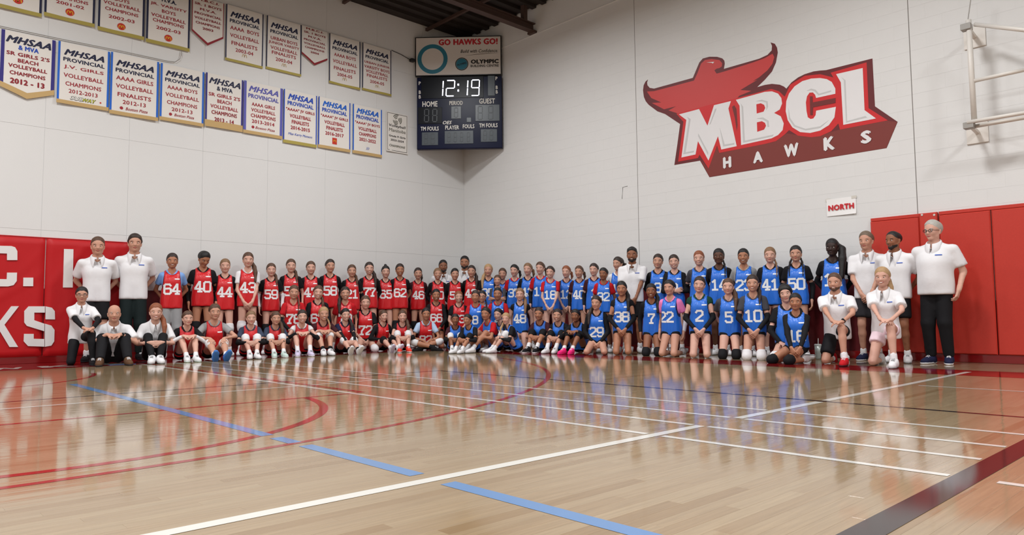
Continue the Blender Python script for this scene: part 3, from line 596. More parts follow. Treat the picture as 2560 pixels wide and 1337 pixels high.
for pts in ([(500,730),(530,750),(485,1050),(560,1035),(560,1048),(465,1065),(515,760)], [(750,660),(765,655),(712,790),(702,800)], [(600,880),(690,1050),(688,1075),(600,905)], [(795,830),(838,980),(925,965),(925,978),(825,995)], [(985,610),(1005,640),(1020,945),(1280,890),(1270,905),(1005,962),(992,650)], [(1415,650),(1430,740),(1475,805),(1570,838),(1700,815),(1780,760),(1700,830),(1570,852),(1465,818),(1418,750)], [(1120,590),(1175,575),(1225,590),(1230,640),(1215,670),(1215,600),(1175,588)], [(1130,745),(1185,735),(1235,765),(1240,820),(1225,820),(1220,775),(1180,750)], [(1580,495),(1620,475),(1660,485),(1690,522),(1800,490),(1800,503),(1685,536),(1650,498),(1620,490)], [(1890,370),(1930,400),(1945,768),(2110,722),(2125,735),(1935,782),(1915,400)]):
    layer(pts, 'grey', 'letter_shading', .00003)
layer([(675,238),(745,234),(733,250),(722,243)], 'white', 'hawk_eye', .0004)
for (ch, x0, x1, y0, y1) in (('H',825,900,1088,1195),('A',1095,1185,1040,1148),('W',1375,1508,970,1095),('K',1732,1835,907,1035),('S',2067,2165,852,973)):
    c0 = cpt((x0+x1)/2, (y0+y1)/2); pw = cpt(x1, (y0+y1)/2)[0]-cpt(x0, (y0+y1)/2)[0]; ph = cpt((x0+x1)/2, y0)[1]-cpt((x0+x1)/2, y1)[1]
    text(ch, M_CR['white'], crest, c0[0], c0[1], pw, ph*.97, LZ[0]+.002, .07, 0)

# ---- NORTH paper sign
q = [onR(2066, 499, .01), onR(2139, 484, .01), onR(2143, 531, .01), onR(2070, 541, .01)]
o = empty('paper_sign'); o.matrix_world = frameR(q[0][1], q[3][2], .006); tag(o, 'sheet of white paper reading NORTH taped to the block wall', 'paper sign')
w, h = q[0][1]-q[1][1], q[0][2]-q[3][2]; v = []; f = []
for k in (0, 1):
    for j in range(7):
        for i in range(9): u, t = i/8, j/6; v.append((u*w, t*h, .002+.001*k+.012*max(0, t-.75)*4*max(0, .6-u)+.014*max(0, .25-t)*4*u))
for j in range(6):
    for i in range(8): a = j*9+i; f.append((63+a, 63+a+1, 63+a+10, 63+a+9)); f.append((a+9, a+10, a+1, a))
M_PAPER = mat('paper', (236, 234, 232), .8); M_TAPE = mat('tape', (205, 200, 190), .3)
link('sheet', mesh('sheet', v, f, M_PAPER, True), o); text('NORTH', mat('print_signal_red', (196, 30, 40), .7), o, w*.5, h*.47, w*.88, h*.34, .0135, .06)
MB().box((-.01, h-.03, .004), (.06, h+.01, .006)).build('tape', M_TAPE, o); MB().box((w-.06, h-.03, .004), (w+.01, h+.01, .006)).build('tape', M_TAPE, o)

# ---- folded steel frame of a wall basket, upper right
M_TUBE = mat('tube_cream', (216, 210, 202), .45, noise=.03)
bf = empty('basket_frame', tuple(onR(2425, 300, .42))); tag(bf, 'cream steel tube frame of a folded wall basket', 'basket frame')
OB = np.array(bf.location)
def rel(x, y, d): return onR(x, y, d)-OB
MB().tube([rel(2421, 50, .42), rel(2436, 306, .42)], .032, 10).build('upright', M_TUBE, bf, smooth=True)
MB().tube([rel(2436, 202, .42), rel(2600, 166, .42)], .024, 10).build('cross_tube', M_TUBE, bf, smooth=True)
MB().tube([rel(2418, 306, .46), rel(2620, 272, .46)], .024, 10).build('cross_tube', M_TUBE, bf, smooth=True); MB().tube([rel(2424, 318, .36), rel(2620, 284, .36)], .024, 10).build('cross_tube', M_TUBE, bf, smooth=True)
MB().tube([rel(2437, 61, .42), rel(2640, 84, .75)], .026, 10).build('brace', M_TUBE, bf, smooth=True)
for (x, y) in ((2417, 66), (2424, 312)):
    a = rel(x, y, .42); MB().tube([a, (-OB[0], a[1]+.02, a[2]-.02)], .028, 8).build('wall_arm', M_TUBE, bf)
    MB().box((-OB[0]-.02, a[1]-.10, a[2]-.16), (-OB[0]-.001, a[1]+.14, a[2]+.12), .003).build('wall_plate', M_TUBE, bf)
    MB().box((a[0]-.05, a[1]-.05, a[2]-.05), (a[0]+.05, a[1]+.06, a[2]+.03), .006).build('clamp', M_WIRE, bf)
MB().tube([rel(2420, 48, .42), rel(2432, -40, .42)], .006, 6).build('lift_cable', M_WIRE, bf)
# ================================================================ people
# A body is one surface grown from tapered limbs that melt into each other; clothes are looser shells cut at hems and cuffs.
V = lambda *a: np.array(a, float)
def nrm(v): return v/(np.linalg.norm(v)+1e-12)
class Pr:                                    # a tapered limb with optional flat cuts at its ends
    __slots__ = ('a', 'b', 'r', 's', 'k', 'c0', 'c1')
    def __init__(q, a, b, r, s=None, k=.02, c0=False, c1=False):
        q.a = V(*a); q.b = V(*b); q.r = r; q.s = r if s is None else s; q.k = k; q.c0 = c0; q.c1 = c1
    def grow(q, g, g1=None, **kw):
        n = Pr(q.a, q.b, q.r+g, q.s+(g if g1 is None else g1), q.k, q.c0, q.c1)
        for k in kw: setattr(n, k, kw[k])
        return n
    def upto(q, t0, t1): 
        d = q.b-q.a; return Pr(q.a+d*t0, q.a+d*t1, q.r+(q.s-q.r)*t0, q.r+(q.s-q.r)*t1, q.k, t0 > 0, t1 < 1)
def sdf_mesh(prims, vox, clip=None, post=()):
    al = list(prims)+list(post)
    lo = np.min([np.minimum(p.a-p.r, p.b-p.s) for p in al], 0)-vox*2; hi = np.max([np.maximum(p.a+p.r, p.b+p.s) for p in al], 0)+vox*2
    n = np.ceil((hi-lo)/vox).astype(int)+1
    ax = [lo[i]+vox*np.arange(n[i]) for i in range(3)]
    D = np.full(n, .2, np.float32)
    for ip, p in enumerate(al):
        if ip == len(prims) and clip is not None:
            D = np.maximum(D, clip(ax[0][:, None, None], ax[1][None, :, None], ax[2][None, None, :])).astype(np.float32)
        m = max(p.r, p.s)+p.k+vox*1.5
        i0 = np.maximum(0, np.floor((np.minimum(p.a, p.b)-m-lo)/vox).astype(int)); i1 = np.minimum(n, np.ceil((np.maximum(p.a, p.b)+m-lo)/vox).astype(int)+1)
        if (i1 <= i0).any(): continue
        X = (ax[0][i0[0]:i1[0]]-p.a[0])[:, None, None]; Y = (ax[1][i0[1]:i1[1]]-p.a[1])[None, :, None]; Z = (ax[2][i0[2]:i1[2]]-p.a[2])[None, None, :]
        ba = p.b-p.a; L2 = ba@ba
        if L2 < 1e-10: d = np.sqrt(X*X+Y*Y+Z*Z)-p.r
        else:
            u = (X*ba[0]+Y*ba[1]+Z*ba[2])/L2; t = np.clip(u, 0, 1)
            d = np.sqrt((X-t*ba[0])**2+(Y-t*ba[1])**2+(Z-t*ba[2])**2)-(p.r+(p.s-p.r)*t)
            L = math.sqrt(L2)
            if p.c0: d = np.maximum(d, -u*L)
            if p.c1: d = np.maximum(d, (u-1)*L)
        S = D[i0[0]:i1[0], i0[1]:i1[1], i0[2]:i1[2]]
        h = np.maximum(p.k-np.abs(S-d), 0)/p.k
        D[i0[0]:i1[0], i0[1]:i1[1], i0[2]:i1[2]] = np.minimum(S, d)-h*h*p.k*.25
    if clip is not None and not len(post):
        D = np.maximum(D, clip(ax[0][:, None, None], ax[1][None, :, None], ax[2][None, None, :])).astype(np.float32)
    # surface nets
    s = D < 0
    cnt = sum(s[i:n[0]-1+i, j:n[1]-1+j, k:n[2]-1+k].astype(np.int8) for i in (0, 1) for j in (0, 1) for k in (0, 1))
    act = (cnt > 0) & (cnt < 8); idx = np.argwhere(act)
    if len(idx) == 0: return np.zeros((0, 3)), np.zeros((0, 4), int)
    ids = np.full(act.shape, -1, np.int64); ids[act] = np.arange(len(idx))
    P = np.zeros((len(idx), 3)); C = np.zeros(len(idx))
    for a in range(3):
        o = [q for q in range(3) if q != a]
        for i in (0, 1):
            for j in (0, 1):
                c0 = idx.copy(); c0[:, o[0]] += i; c0[:, o[1]] += j; c1 = c0.copy(); c1[:, a] += 1
                d0 = D[c0[:, 0], c0[:, 1], c0[:, 2]]; d1 = D[c1[:, 0], c1[:, 1], c1[:, 2]]; cr = (d0 < 0) != (d1 < 0)
                t = np.where(cr, d0/np.where(cr, d0-d1, 1), 0); q = c0.astype(float); q[:, a] += t
                P += q*cr[:, None]; C += cr
    verts = lo+vox*P/C[:, None]; faces = []
    for a in range(3):
        b, c = (a+1) % 3, (a+2) % 3
        sl0 = [slice(None)]*3; sl1 = [slice(None)]*3; sl0[a] = slice(0, -1); sl1[a] = slice(1, None)
        ch = s[tuple(sl0)] != s[tuple(sl1)]; e = np.argwhere(ch)
        e = e[(e[:, b] > 0) & (e[:, c] > 0) & (e[:, b] < n[b]-1) & (e[:, c] < n[c]-1)]
        flip = s[e[:, 0], e[:, 1], e[:, 2]]
        q = []
        for (db, dc) in ((-1, -1), (0, -1), (0, 0), (-1, 0)):
            g = e.copy(); g[:, b] += db; g[:, c] += dc; q.append(ids[g[:, 0], g[:, 1], g[:, 2]])
        q = np.stack(q, 1); q = np.where(flip[:, None], q, q[:, ::-1]); faces.append(q[(q >= 0).all(1)])
    return verts, np.concatenate(faces)
def relax(v, f, it=2, lam=.5):               # evens out the steps of the sampling grid
    e = np.concatenate([f[:, [0, 1]], f[:, [1, 2]], f[:, [2, 3]], f[:, [3, 0]]]); n = len(v)
    deg = np.bincount(e[:, 0], minlength=n)+np.bincount(e[:, 1], minlength=n)
    for _ in range(it):
        a = np.stack([np.bincount(e[:, 0], v[e[:, 1], k], n)+np.bincount(e[:, 1], v[e[:, 0], k], n) for k in range(3)], 1)
        v = v+(a/np.maximum(deg, 1)[:, None]-v)*lam
    return v
def np_mesh(name, v, f, mats, mi=None):
    me = bpy.data.meshes.new(name); me.vertices.add(len(v)); me.vertices.foreach_set('co', np.asarray(v, np.float32).ravel())
    f = np.asarray(f, np.int32); me.loops.add(f.size); me.loops.foreach_set('vertex_index', f.ravel()); me.polygons.add(len(f))
    me.polygons.foreach_set('loop_start', np.arange(0, f.size, 4, dtype=np.int32))
    me.polygons.foreach_set('use_smooth', np.ones(len(f), bool))
    for m in mats: me.materials.append(m)
    if mi is not None: me.polygons.foreach_set('material_index', np.asarray(mi, np.int32))
    me.update(calc_edges=True); return me
def ik(a, t, l1, l2, hint):
    d = t-a; L = np.linalg.norm(d)
    if L > (l1+l2)*.998: d = d/L*(l1+l2)*.998; L = (l1+l2)*.998
    if L < abs(l1-l2)+.02: L = abs(l1-l2)+.02; d = nrm(d)*L
    pr = (l1*l1-l2*l2+L*L)/(2*L); h = math.sqrt(max(l1*l1-pr*pr, 0)); u = d/L
    hp = hint-u*(hint@u); return a+u*pr+nrm(hp)*h, a+d
def rot(axis, ang):
    x, y, z = nrm(axis); c, s = math.cos(ang), math.sin(ang)
    return np.array([[c+x*x*(1-c), x*y*(1-c)-z*s, x*z*(1-c)+y*s], [y*x*(1-c)+z*s, c+y*y*(1-c), y*z*(1-c)-x*s], [z*x*(1-c)-y*s, z*y*(1-c)+x*s, c+z*z*(1-c)]])

SKIN = [mat('skin_%d' % i, c, .5, .35, noise=.06, nscale=9) for i, c in enumerate([(209, 162, 143), (196, 146, 123), (172, 118, 90), (142, 92, 66), (94, 60, 44), (54, 37, 32)])]
LIP = [mat('lip_%d' % i, c, .45) for i, c in enumerate([(168, 80, 76), (156, 74, 68), (130, 64, 56), (108, 54, 46), (76, 38, 34), (50, 28, 28)])]
HAIRC = {k: mat('hair_'+k, c, .5, .4, noise=.25, nscale=30, bump=.25, bscale=110) for k, c in dict(black=(24, 20, 20), dark=(48, 34, 28), brown=(84, 58, 42), light=(128, 96, 68), blonde=(172, 138, 98), red=(136, 76, 46), grey=(176, 172, 164), greybrown=(110, 94, 78)).items()}
CLO = {k: mat('cloth_'+k, c, .8, .25, noise=.05, nscale=6, bump=.12, bscale=22) for k, c in dict(black=(20, 19, 22), white=(226, 224, 225), grey=(120, 120, 122), dgrey=(66, 66, 72), ltblue=(126, 164, 220), sky=(178, 200, 226), red=(186, 20, 30), maroon=(62, 22, 30), navy=(28, 32, 62), slate=(58, 68, 88), pink=(238, 132, 190), palepink=(238, 214, 222), green=(22, 62, 44), pine=(18, 30, 30), heather=(150, 150, 150), purple=(80, 50, 110), orange=(226, 66, 50), brown=(92, 64, 44), mint=(196, 214, 206), lav=(206, 196, 222), hotpink=(232, 40, 120), blue2=(70, 120, 190), charcoal=(44, 42, 46)).items()}
BIB = {'r': mat('bib_red', (204, 16, 26), .38, .5, noise=.05, nscale=8, sheen=.1), 'b': mat('bib_blue', (28, 106, 208), .38, .5, noise=.05, nscale=8, sheen=.1)}
for _m in BIB.values():                       # satin folds running down the cloth
    nt = _m.node_tree; tc = nt.nodes.new('ShaderNodeTexCoord'); mp = nt.nodes.new('ShaderNodeMapping'); mp.inputs['Scale'].default_value = (1, 1, .18)
    nz_ = nt.nodes.new('ShaderNodeTexNoise'); nz_.inputs['Scale'].default_value = 16; nz_.inputs['Detail'].default_value = 2; nz_.inputs['Distortion'].default_value = .6
    bp_ = nt.nodes.new('ShaderNodeBump'); bp_.inputs['Strength'].default_value = .55; bp_.inputs['Distance'].default_value = .03
    nt.links.new(tc.outputs['Object'], mp.inputs['Vector']); nt.links.new(mp.outputs['Vector'], nz_.inputs['Vector']); nt.links.new(nz_.outputs['Fac'], bp_.inputs['Height']); nt.links.new(bp_.outputs['Normal'], nt.nodes['Principled BSDF'].inputs['Normal'])
PIPE = {'r': mat('piping_red', (96, 12, 26), .6), 'b': mat('piping_navy', (16, 26, 66), .6)}
M_NUM = mat('number_white', (240, 240, 240), .55); M_EYE = mat('eye_white', (226, 220, 214), .3); M_IRIS = mat('iris_dark', (40, 28, 24), .25); M_TEETH = mat('teeth', (232, 226, 216), .3); M_LOGO = mat('polo_logo_blue', (64, 96, 180), .6); M_GLASSF = mat('spectacle_frame', (36, 34, 34), .3)
M_WATCH = mat('watch_black', (20, 20, 22), .35)

# block numerals as strokes: each numeral is a list of polylines in a 0.62 x 1 box
DG = {'0': [[(0,.12),(0,.88),(.12,1),(.5,1),(.62,.88),(.62,.12),(.5,0),(.12,0),(0,.12)]], '1': [[(.08,.82),(.31,1),(.31,0)],[(.06,0),(.56,0)]], '2': [[(0,.84),(.12,1),(.5,1),(.62,.88),(.62,.62),(0,.12),(0,0),(.62,0)]],
 '3': [[(0,.86),(.12,1),(.5,1),(.62,.88),(.62,.62),(.5,.52),(.24,.52)],[(.5,.52),(.62,.4),(.62,.12),(.5,0),(.12,0),(0,.14)]], '4': [[(.42,0),(.42,1),(.36,1),(0,.36),(0,.28),(.66,.28)],[(.26,0),(.6,0)]],
 '5': [[(.6,1),(.04,1),(.04,.58),(.48,.6),(.62,.48),(.62,.12),(.5,0),(.12,0),(0,.14)]], '6': [[(.6,.86),(.48,1),(.12,1),(0,.88),(0,.12),(.12,0),(.5,0),(.62,.12),(.62,.46),(.5,.57),(.04,.54)]],
 '7': [[(0,.8),(0,1),(.62,1),(.62,.9),(.28,.4),(.26,0)],[(.1,0),(.44,0)]], '8': [[(.12,.53),(0,.64),(0,.88),(.12,1),(.5,1),(.62,.88),(.62,.64),(.5,.53),(.12,.53),(0,.42),(0,.12),(.12,0),(.5,0),(.62,.12),(.62,.42),(.5,.53)]],
 '9': [[(.02,.14),(.14,0),(.5,0),(.62,.12),(.62,.88),(.5,1),(.12,1),(0,.88),(0,.54),(.12,.43),(.58,.46)]]}
def number_pts(s, h):
    V_, F_ = [], []; n = len(s); step = .83; w0 = (n-1)*step*h+.62*h; th = .2*h*.5
    for c, ch in enumerate(s):
        ox = -w0/2+c*step*h
        for pl in DG[ch]:
            for i in range(len(pl)-1):
                a = V(*pl[i])*h; b = V(*pl[i+1])*h; L = np.linalg.norm(b-a); d = (b-a)/L; nn = V(-d[1], d[0])*th
                a = a-d*th*.8; b = b+d*th*.8; m = max(1, int(np.linalg.norm(b-a)/.025)); k = len(V_)
                for q in range(m+1):
                    p = a+(b-a)*q/m
                    for e in (-1, 0, 1): V_.append((p[0]+nn[0]*e+ox, p[1]+nn[1]*e-h/2))
                for q in range(m):
                    for e in (0, 1): F_.append((k+q*3+e, k+q*3+3+e, k+q*3+4+e, k+q*3+1+e))
    return np.array(V_), F_
# shared little face parts, in head coordinates (x right, y forward, z up)
def ell(rx, ry, rz, nu=10, nv=6):
    v = []; f = []
    for j in range(nv+1):
        for i in range(nu):
            t, p = math.pi*j/nv, 2*math.pi*i/nu; v.append((rx*math.sin(t)*math.cos(p), ry*math.cos(t), rz*math.sin(t)*math.sin(p)))
    for j in range(nv):
        for i in range(nu): f.append((j*nu+i, j*nu+(i+1) % nu, (j+1)*nu+(i+1) % nu, (j+1)*nu+i))
    return v, f
v, f = ell(.0155, .0075, .0066); ME_EYE = mesh('eye', v, f, M_EYE, True)
v, f = ell(.0072, .008, .0068); ME_IRIS = mesh('iris', v, f, M_IRIS, True)
ME_BROW = {}; ME_LIP = {}
def brow_mesh(hc):
    if hc not in ME_BROW:
        b = MB().tube([(-.02, .003, -.001), (-.006, .003, .002), (.01, .0, .0025), (.024, -.010, -.003)], [.0036, .0044, .004, .0022], 6); ME_BROW[hc] = mesh('eyebrow', b.v, b.f, HAIRC[hc], True)
    return ME_BROW[hc]
def mouth_mesh(sk, smile):
    k = (sk, smile)
    if k not in ME_LIP:
        up = .010 if smile else .002; w = .030 if smile else .023
        b = MB().tube([(-w, -.012, up), (-w*.5, -.003, .002), (0, .0, 0), (w*.5, -.003, .002), (w, -.012, up)], [.0025, .0065, .008, .0065, .0025], 8); ME_LIP[k] = mesh('mouth', b.v, b.f, LIP[sk], True)
    return ME_LIP[k]
b = MB().tube([(-.021, -.002, .006), (-.01, .006, .001), (0, .0085, 0), (.01, .006, .001), (.021, -.002, .006)], [.001, .0034, .0042, .0034, .001], 8); ME_TEETH = mesh('teeth', b.v, b.f, M_TEETH, True)
ME_LACE = {}
def lace_mesh(m):                              # three laces across the instep (x across, y along the foot, z up)
    if m not in ME_LACE:
        b = MB()
        for y, z, w in ((.038, .030, .022), (.060, .0205, .021), (.082, .0105, .02)): b.tube([(-w, y, z-.013), (-w*.5, y+.003, z-.002), (w*.5, y-.003, z-.002), (w, y, z-.013)], .0042, 5)
        ME_LACE[m] = mesh('laces', b.v, b.f, CLO[m])
    return ME_LACE[m]
DEG = math.radians
STAT = []

def person(hx, hy, wall, d, pose, arm='clasp', sex='f', skin=1, hair='back', hc='brown', tee='black', bib=None, num=None, numdx=0., bottom='shorts', bc='black', label='', kp=None, slv=None, shoe='white', sole='auto', sock='white', yaw=0., hyaw=0., hpit=0., htilt=0., lean=None, smile=False, beard=None, glasses=None, build=1., tail=None, props=(), scale=None, legs=None, flip=False, group=None, bald=False, jit=None, legyaw=0., ssock=.1):
    pt3 = onL(hx, hy, d) if wall == 'L' else onR(hx, hy, d)
    depth = (pt3-CAM)@_f; vox = .0235 if depth < 13 else .0265; vg = .0185 if depth < 13 else .021; vf = .0096 if depth < 13 else .0107
    m = build; male = sex == 'm'
    # ---- skeleton, front is -y, the viewer's right is +x, standing height 1.70
    T = dict(stand=(V(0, 0, .92), 0.), kneel=(V(0, .13, .445), 5.), kneel_low=(V(0, .24, .235), 8.), one=(V(0, .10, .43), 6.), sit=(V(0, .26, .105), 23.), ext=(V(0, .30, .105), 14.), cross=(V(0, .18, .105), 22.), side=(V(0, .2, .105), 24.))[pose]
    pel = T[0]; ln = DEG(T[1] if lean is None else lean)
    up = V(0, -math.sin(ln), math.cos(ln)); fw = V(0, -math.cos(ln), -math.sin(ln)); sd = V(1, 0, 0)
    tp = lambda a, b, c: pel+sd*a+fw*b+up*c
    sw = .184*m**.5 if male else (.144 if bib else .156)
    sh = {s: tp(s*sw, -.012, .43) for s in (-1, 1)}; hip = {s: pel+V(s*.072, 0, -.01) for s in (-1, 1)}
    knee, ank, fdir, fup = {}, {}, {}, {}
    def leg(s, a, hint, fd=V(0, -1, 0), fu=V(0, 0, 1)):
        c, sn = math.cos(DEG(legyaw)), math.sin(DEG(legyaw)); R = np.array([[c, -sn, 0], [sn, c, 0], [0, 0, 1]])
        if legyaw: q = lambda p: pel*V(1, 1, 0)+R@(p-pel*V(1, 1, 0)); a = q(a); hint = R@hint; fd = R@fd; fu = R@fu
        knee[s], ank[s] = ik(hip[s], a, .43, .41, nrm(hint)); fdir[s] = nrm(fd); fup[s] = nrm(fu)
    def legk(s, x, fd, fu):                     # a shin lying on the floor: the knee sits under or before the hip
        dz = hip[s][2]-.058; dx = x-abs(hip[s][0]); ky = hip[s][1]-math.sqrt(max(.43**2-dz*dz-dx*dx, .0004)); k = V(s*x, ky, .058); a = V(s*(x*.6+.04), ky+.405, .052)
        if legyaw:
            c_, sn = math.cos(DEG(legyaw)), math.sin(DEG(legyaw)); R = np.array([[c_, -sn, 0], [sn, c_, 0], [0, 0, 1]]); q = lambda p: pel*V(1, 1, 0)+R@(p-pel*V(1, 1, 0)); k, a, fd, fu = q(k), q(a), R@fd, R@fu
        knee[s], ank[s], fdir[s], fup[s] = k, a, nrm(fd), nrm(fu)
    S2 = -1 if flip else 1
    if pose == 'stand':
        for s in (-1, 1): leg(s, V(s*.095, .02, .08), V(s*.1, -1, 0), V(s*.25, -1, 0))
    elif pose == 'kneel':
        for s in (-1, 1): legk(s, .10, V(0, .95, -.1), V(0, -.1, -.95))
    elif pose == 'kneel_low':
        for s in (-1, 1): legk(s, .15, V(0, 1, -.05), V(0, -.05, -1))
    elif pose == 'one':
        legk(-1*S2, .12, V(0, .6, -.75), V(0, -.75, -.6)); leg(1*S2, V(.16*S2, -.36, .08), V(.12*S2, -1, .6))
    elif pose in ('sit', 'side'):
        for s in (-1, 1): leg(s, V(s*(.085 if legs is None else legs), -.36, .08), V(s*.12, -.4, 1), V(s*.12, -1, 0))
    elif pose == 'ext':
        for s in (-1, 1): leg(s, V(s*.08, -.46, .075), V(s*.15, -.3, 1), V(s*.1, -.75, .7), V(0, .7, .7))
    elif pose == 'cross':
        for s in (-1, 1): leg(s, V(-s*.13, -.23+.05*s, .075), V(s*1, -.35, .3), V(-s*1, -.3, -.15), V(0, -.2, 1))
    # ---- arms: wrist targets in the torso frame, or on the knees
    el, wr, hd, hn = {}, {}, {}, {}
    mid = (knee[-1]+knee[1])/2; shin = (ank[-1]+ank[1])/2
    for s in (-1, 1):
        a = arm if isinstance(arm, str) else arm[0 if s < 0 else 1]
        hint = V(s*1, .35, -.1)
        if a == 'behind': t = tp(s*.09, -.17, .0); hd[s] = V(-s*.9, .1, -.35); hn[s] = V(0, -1, 0); hint = V(s*1, .5, 0)
        elif a == 'side': t = tp(s*(sw+.06), .02, -.06); hd[s] = V(0, -.12, -1); hn[s] = V(-s, 0, 0); hint = V(s*.5, 1, 0)
        elif a == 'clasp': t = tp(s*.062, .175+.02*s, -.045 if pose == 'stand' else .0); hd[s] = V(-s*.62, -.25, -.75); hn[s] = V(-s*.5, .8, 0)
        elif a == 'fold': t = tp(-s*.07, .15+.025*s, .235); hd[s] = V(-s, .1, .1); hn[s] = V(0, 1, 0); hint = V(s*.7, .1, -1)
        elif a == 'pocket': t = tp(s*(sw+.05), .03, -.05); hd[s] = V(-s*.25, -.15, -1); hn[s] = V(-s, 0, 0); hint = V(s*.45, 1, 0)
        elif a == 'lap': t = (knee[s]*.45+hip[s]*.55)+V(-s*.03, -.02, .085); hd[s] = V(-s*.55, -.9, -.12); hn[s] = V(0, 0, -1)
        elif a == 'hug': t = mid*.72+shin*.28+V(s*.075, -.075, .0); hd[s] = V(-s*1, -.28, -.12); hn[s] = V(-s*.1, 1, -.1); hint = V(s*.75, .2, -.8)
        elif a == 'over': t = mid+V(s*.09, -.06, .06); hd[s] = V(-s*1, -.4, -.2); hn[s] = V(0, .5, -1); hint = V(s*.85, .2, -.6)
        elif a == 'knee': t = knee[s]+V(-s*.0, -.01, .072); hd[s] = V(-s*.25, -.8, -.45); hn[s] = V(0, .4, -1)
        elif a == 'knees1': t = knee[1*S2]+V((-.10 if s*S2 < 0 else .015), -.02, .078); hd[s] = V(-s*.9, -.35, -.15); hn[s] = V(0, .1, -1)
        elif a == 'center': t = V(s*.055, -.16, .20)+V(0, pel[1]-.18, 0); hd[s] = V(-s*.45, -.3, -.9); hn[s] = V(-s*.5, .8, 0)
        elif a == 'lean': t = V(s*.36, pel[1]+.1, .06); hd[s] = V(s*.4, -.5, -.2); hn[s] = V(0, 0, -1)
        elif a == 'friend': t = tp(s*.42, -.05, .49); hd[s] = V(s*.7, -.6, -.5); hn[s] = V(0, 0, -1); hint = V(0, .6, -1)
        elif a == 'chest': t = tp(-s*.01, .165, .15); hd[s] = V(-s, .0, .25); hn[s] = V(0, 1, 0); hint = V(s*.8, .2, -1)
        el[s], wr[s] = ik(sh[s], t, .285, .245, nrm(hint)); hd[s] = nrm(hd[s]); hn[s] = nrm(hn[s]-hd[s]*(hn[s]@hd[s]))
    # ---- head frame
    nb = tp(0, -.005, .50)
    hr = rot((0, 0, 1), DEG(hyaw))@rot((1, 0, 0), DEG(hpit))@rot((0, 1, 0), DEG(htilt))
    HX, HF, HU = hr@V(1, 0, 0), hr@V(0, -1, 0), hr@V(0, 0, 1)
    hc0 = nb + up*.088 + HU*.07 + fw*.014
    hp = lambda x, y, z: hc0+HX*x+HF*y+HU*z
    # ---- body
    bm = m*(1.02 if male else .89); xm = m*(1.02 if male else .90)
    pr_ = .084*m if male else .086
    tor = [Pr(tp(-.062*m, -.012, .015), tp(.062*m, -.012, .015), pr_, k=.04), Pr(tp(-.045*xm, .0, .12), tp(-.062*xm, .0, .29), .080*bm, .086*bm, .05), Pr(tp(.045*xm, .0, .12), tp(.062*xm, .0, .29), .080*bm, .086*bm, .05),
           Pr(tp(-.062*xm, 0, .29), tp(-.082*xm, -.012, .40), .087*bm, .066, .04), Pr(tp(.062*xm, 0, .29), tp(.082*xm, -.012, .40), .087*bm, .066, .04), Pr(tp(-.05, -.012, .44), tp(-sw+.02, -.012, .425), .05, .044*bm, .03), Pr(tp(.05, -.012, .44), tp(sw-.02, -.012, .425), .05, .044*bm, .03),
           Pr(tp(-.105, -.015, .452), tp(-.01, -.012, .54), .028, .028, .03), Pr(tp(.105, -.015, .452), tp(.01, -.012, .54), .028, .028, .03)]
    if not male: tor += [Pr(tp(s*.058, .046, .325), tp(s*.058, .044, .33), .046, k=.05) for s in (-1, 1)]
    if m > 1.1: tor += [Pr(tp(0, .04, .08), tp(0, .035, .24), .1*m, .095*m, .1)]
    nr = .053 if male else .043
    neck = [Pr(nb-up*.03, hp(0, -.012, -.05), nr*1.08, nr, .03)]
    th = {s: Pr(hip[s], knee[s], .078*m, .052, .03) for s in (-1, 1)}
    calf = {s: [Pr(knee[s], knee[s]*.68+ank[s]*.32+nrm(np.cross(knee[s]-ank[s], sd*1.))*0, .050, .050, .02), Pr(knee[s]*.68+ank[s]*.32, ank[s], .050, .033, .02)] for s in (-1, 1)}
    ua = {s: Pr(sh[s], el[s], .044*bm**.7, .036*bm**.7, .02) for s in (-1, 1)}; fa = {s: Pr(el[s], wr[s], .036*bm**.7, .025*bm**.5, .012) for s in (-1, 1)}
    ft = {s: [Pr(ank[s], ank[s]+fdir[s]*.09-fup[s]*.04, .032, .022, .01), Pr(ank[s]-fup[s]*.035-fdir[s]*.015, ank[s]+fdir[s]*.13-fup[s]*.05, .025, .018, .01)] for s in (-1, 1)}
    skull = [Pr(hp(0, -.03, .038), hp(0, .012, .043), .078, .076, .02), Pr(hp(0, .026, .012), hp(0, .05, -.078), .066, .034, .035), Pr(hp(-.032, .012, -.055), hp(.032, .012, -.055), .036, k=.03), Pr(hp(0, .02, .06), hp(0, .022, .05), .07, k=.02), Pr(hp(-.034, .062, -.022), hp(.034, .062, -.022), .026, k=.03)]
    face = [Pr(hp(0, .09, .012), hp(0, .107, -.028), .008, .012, .012), Pr(hp(-.010, .096, -.030), hp(.010, .096, -.030), .010, k=.01), Pr(hp(0, .083, -.058), hp(0, .08, -.062), .017, k=.014), Pr(hp(0, .075, -.088), hp(0, .075, -.09), .018, k=.02),
            Pr(hp(-.03, .078, .024), hp(.03, .078, .024), .012, k=.02)] + [Pr(hp(s*.077, -.008, .006), hp(s*.075, -.004, -.03), .014, .011, .012) for s in (-1, 1)]
    V0, F0 = sdf_mesh(tor+neck+[th[1], th[-1]]+calf[1]+calf[-1]+ft[1]+ft[-1]+[ua[1], ua[-1], fa[1], fa[-1]], vox)
    V0 = relax(V0, F0, 1); Vs, Fs = [V0], [F0]; k0 = len(V0)
    v1, f1 = sdf_mesh(neck+skull+face, vf*.92); Vs.append(v1); Fs.append(f1+k0); k0 += len(v1)
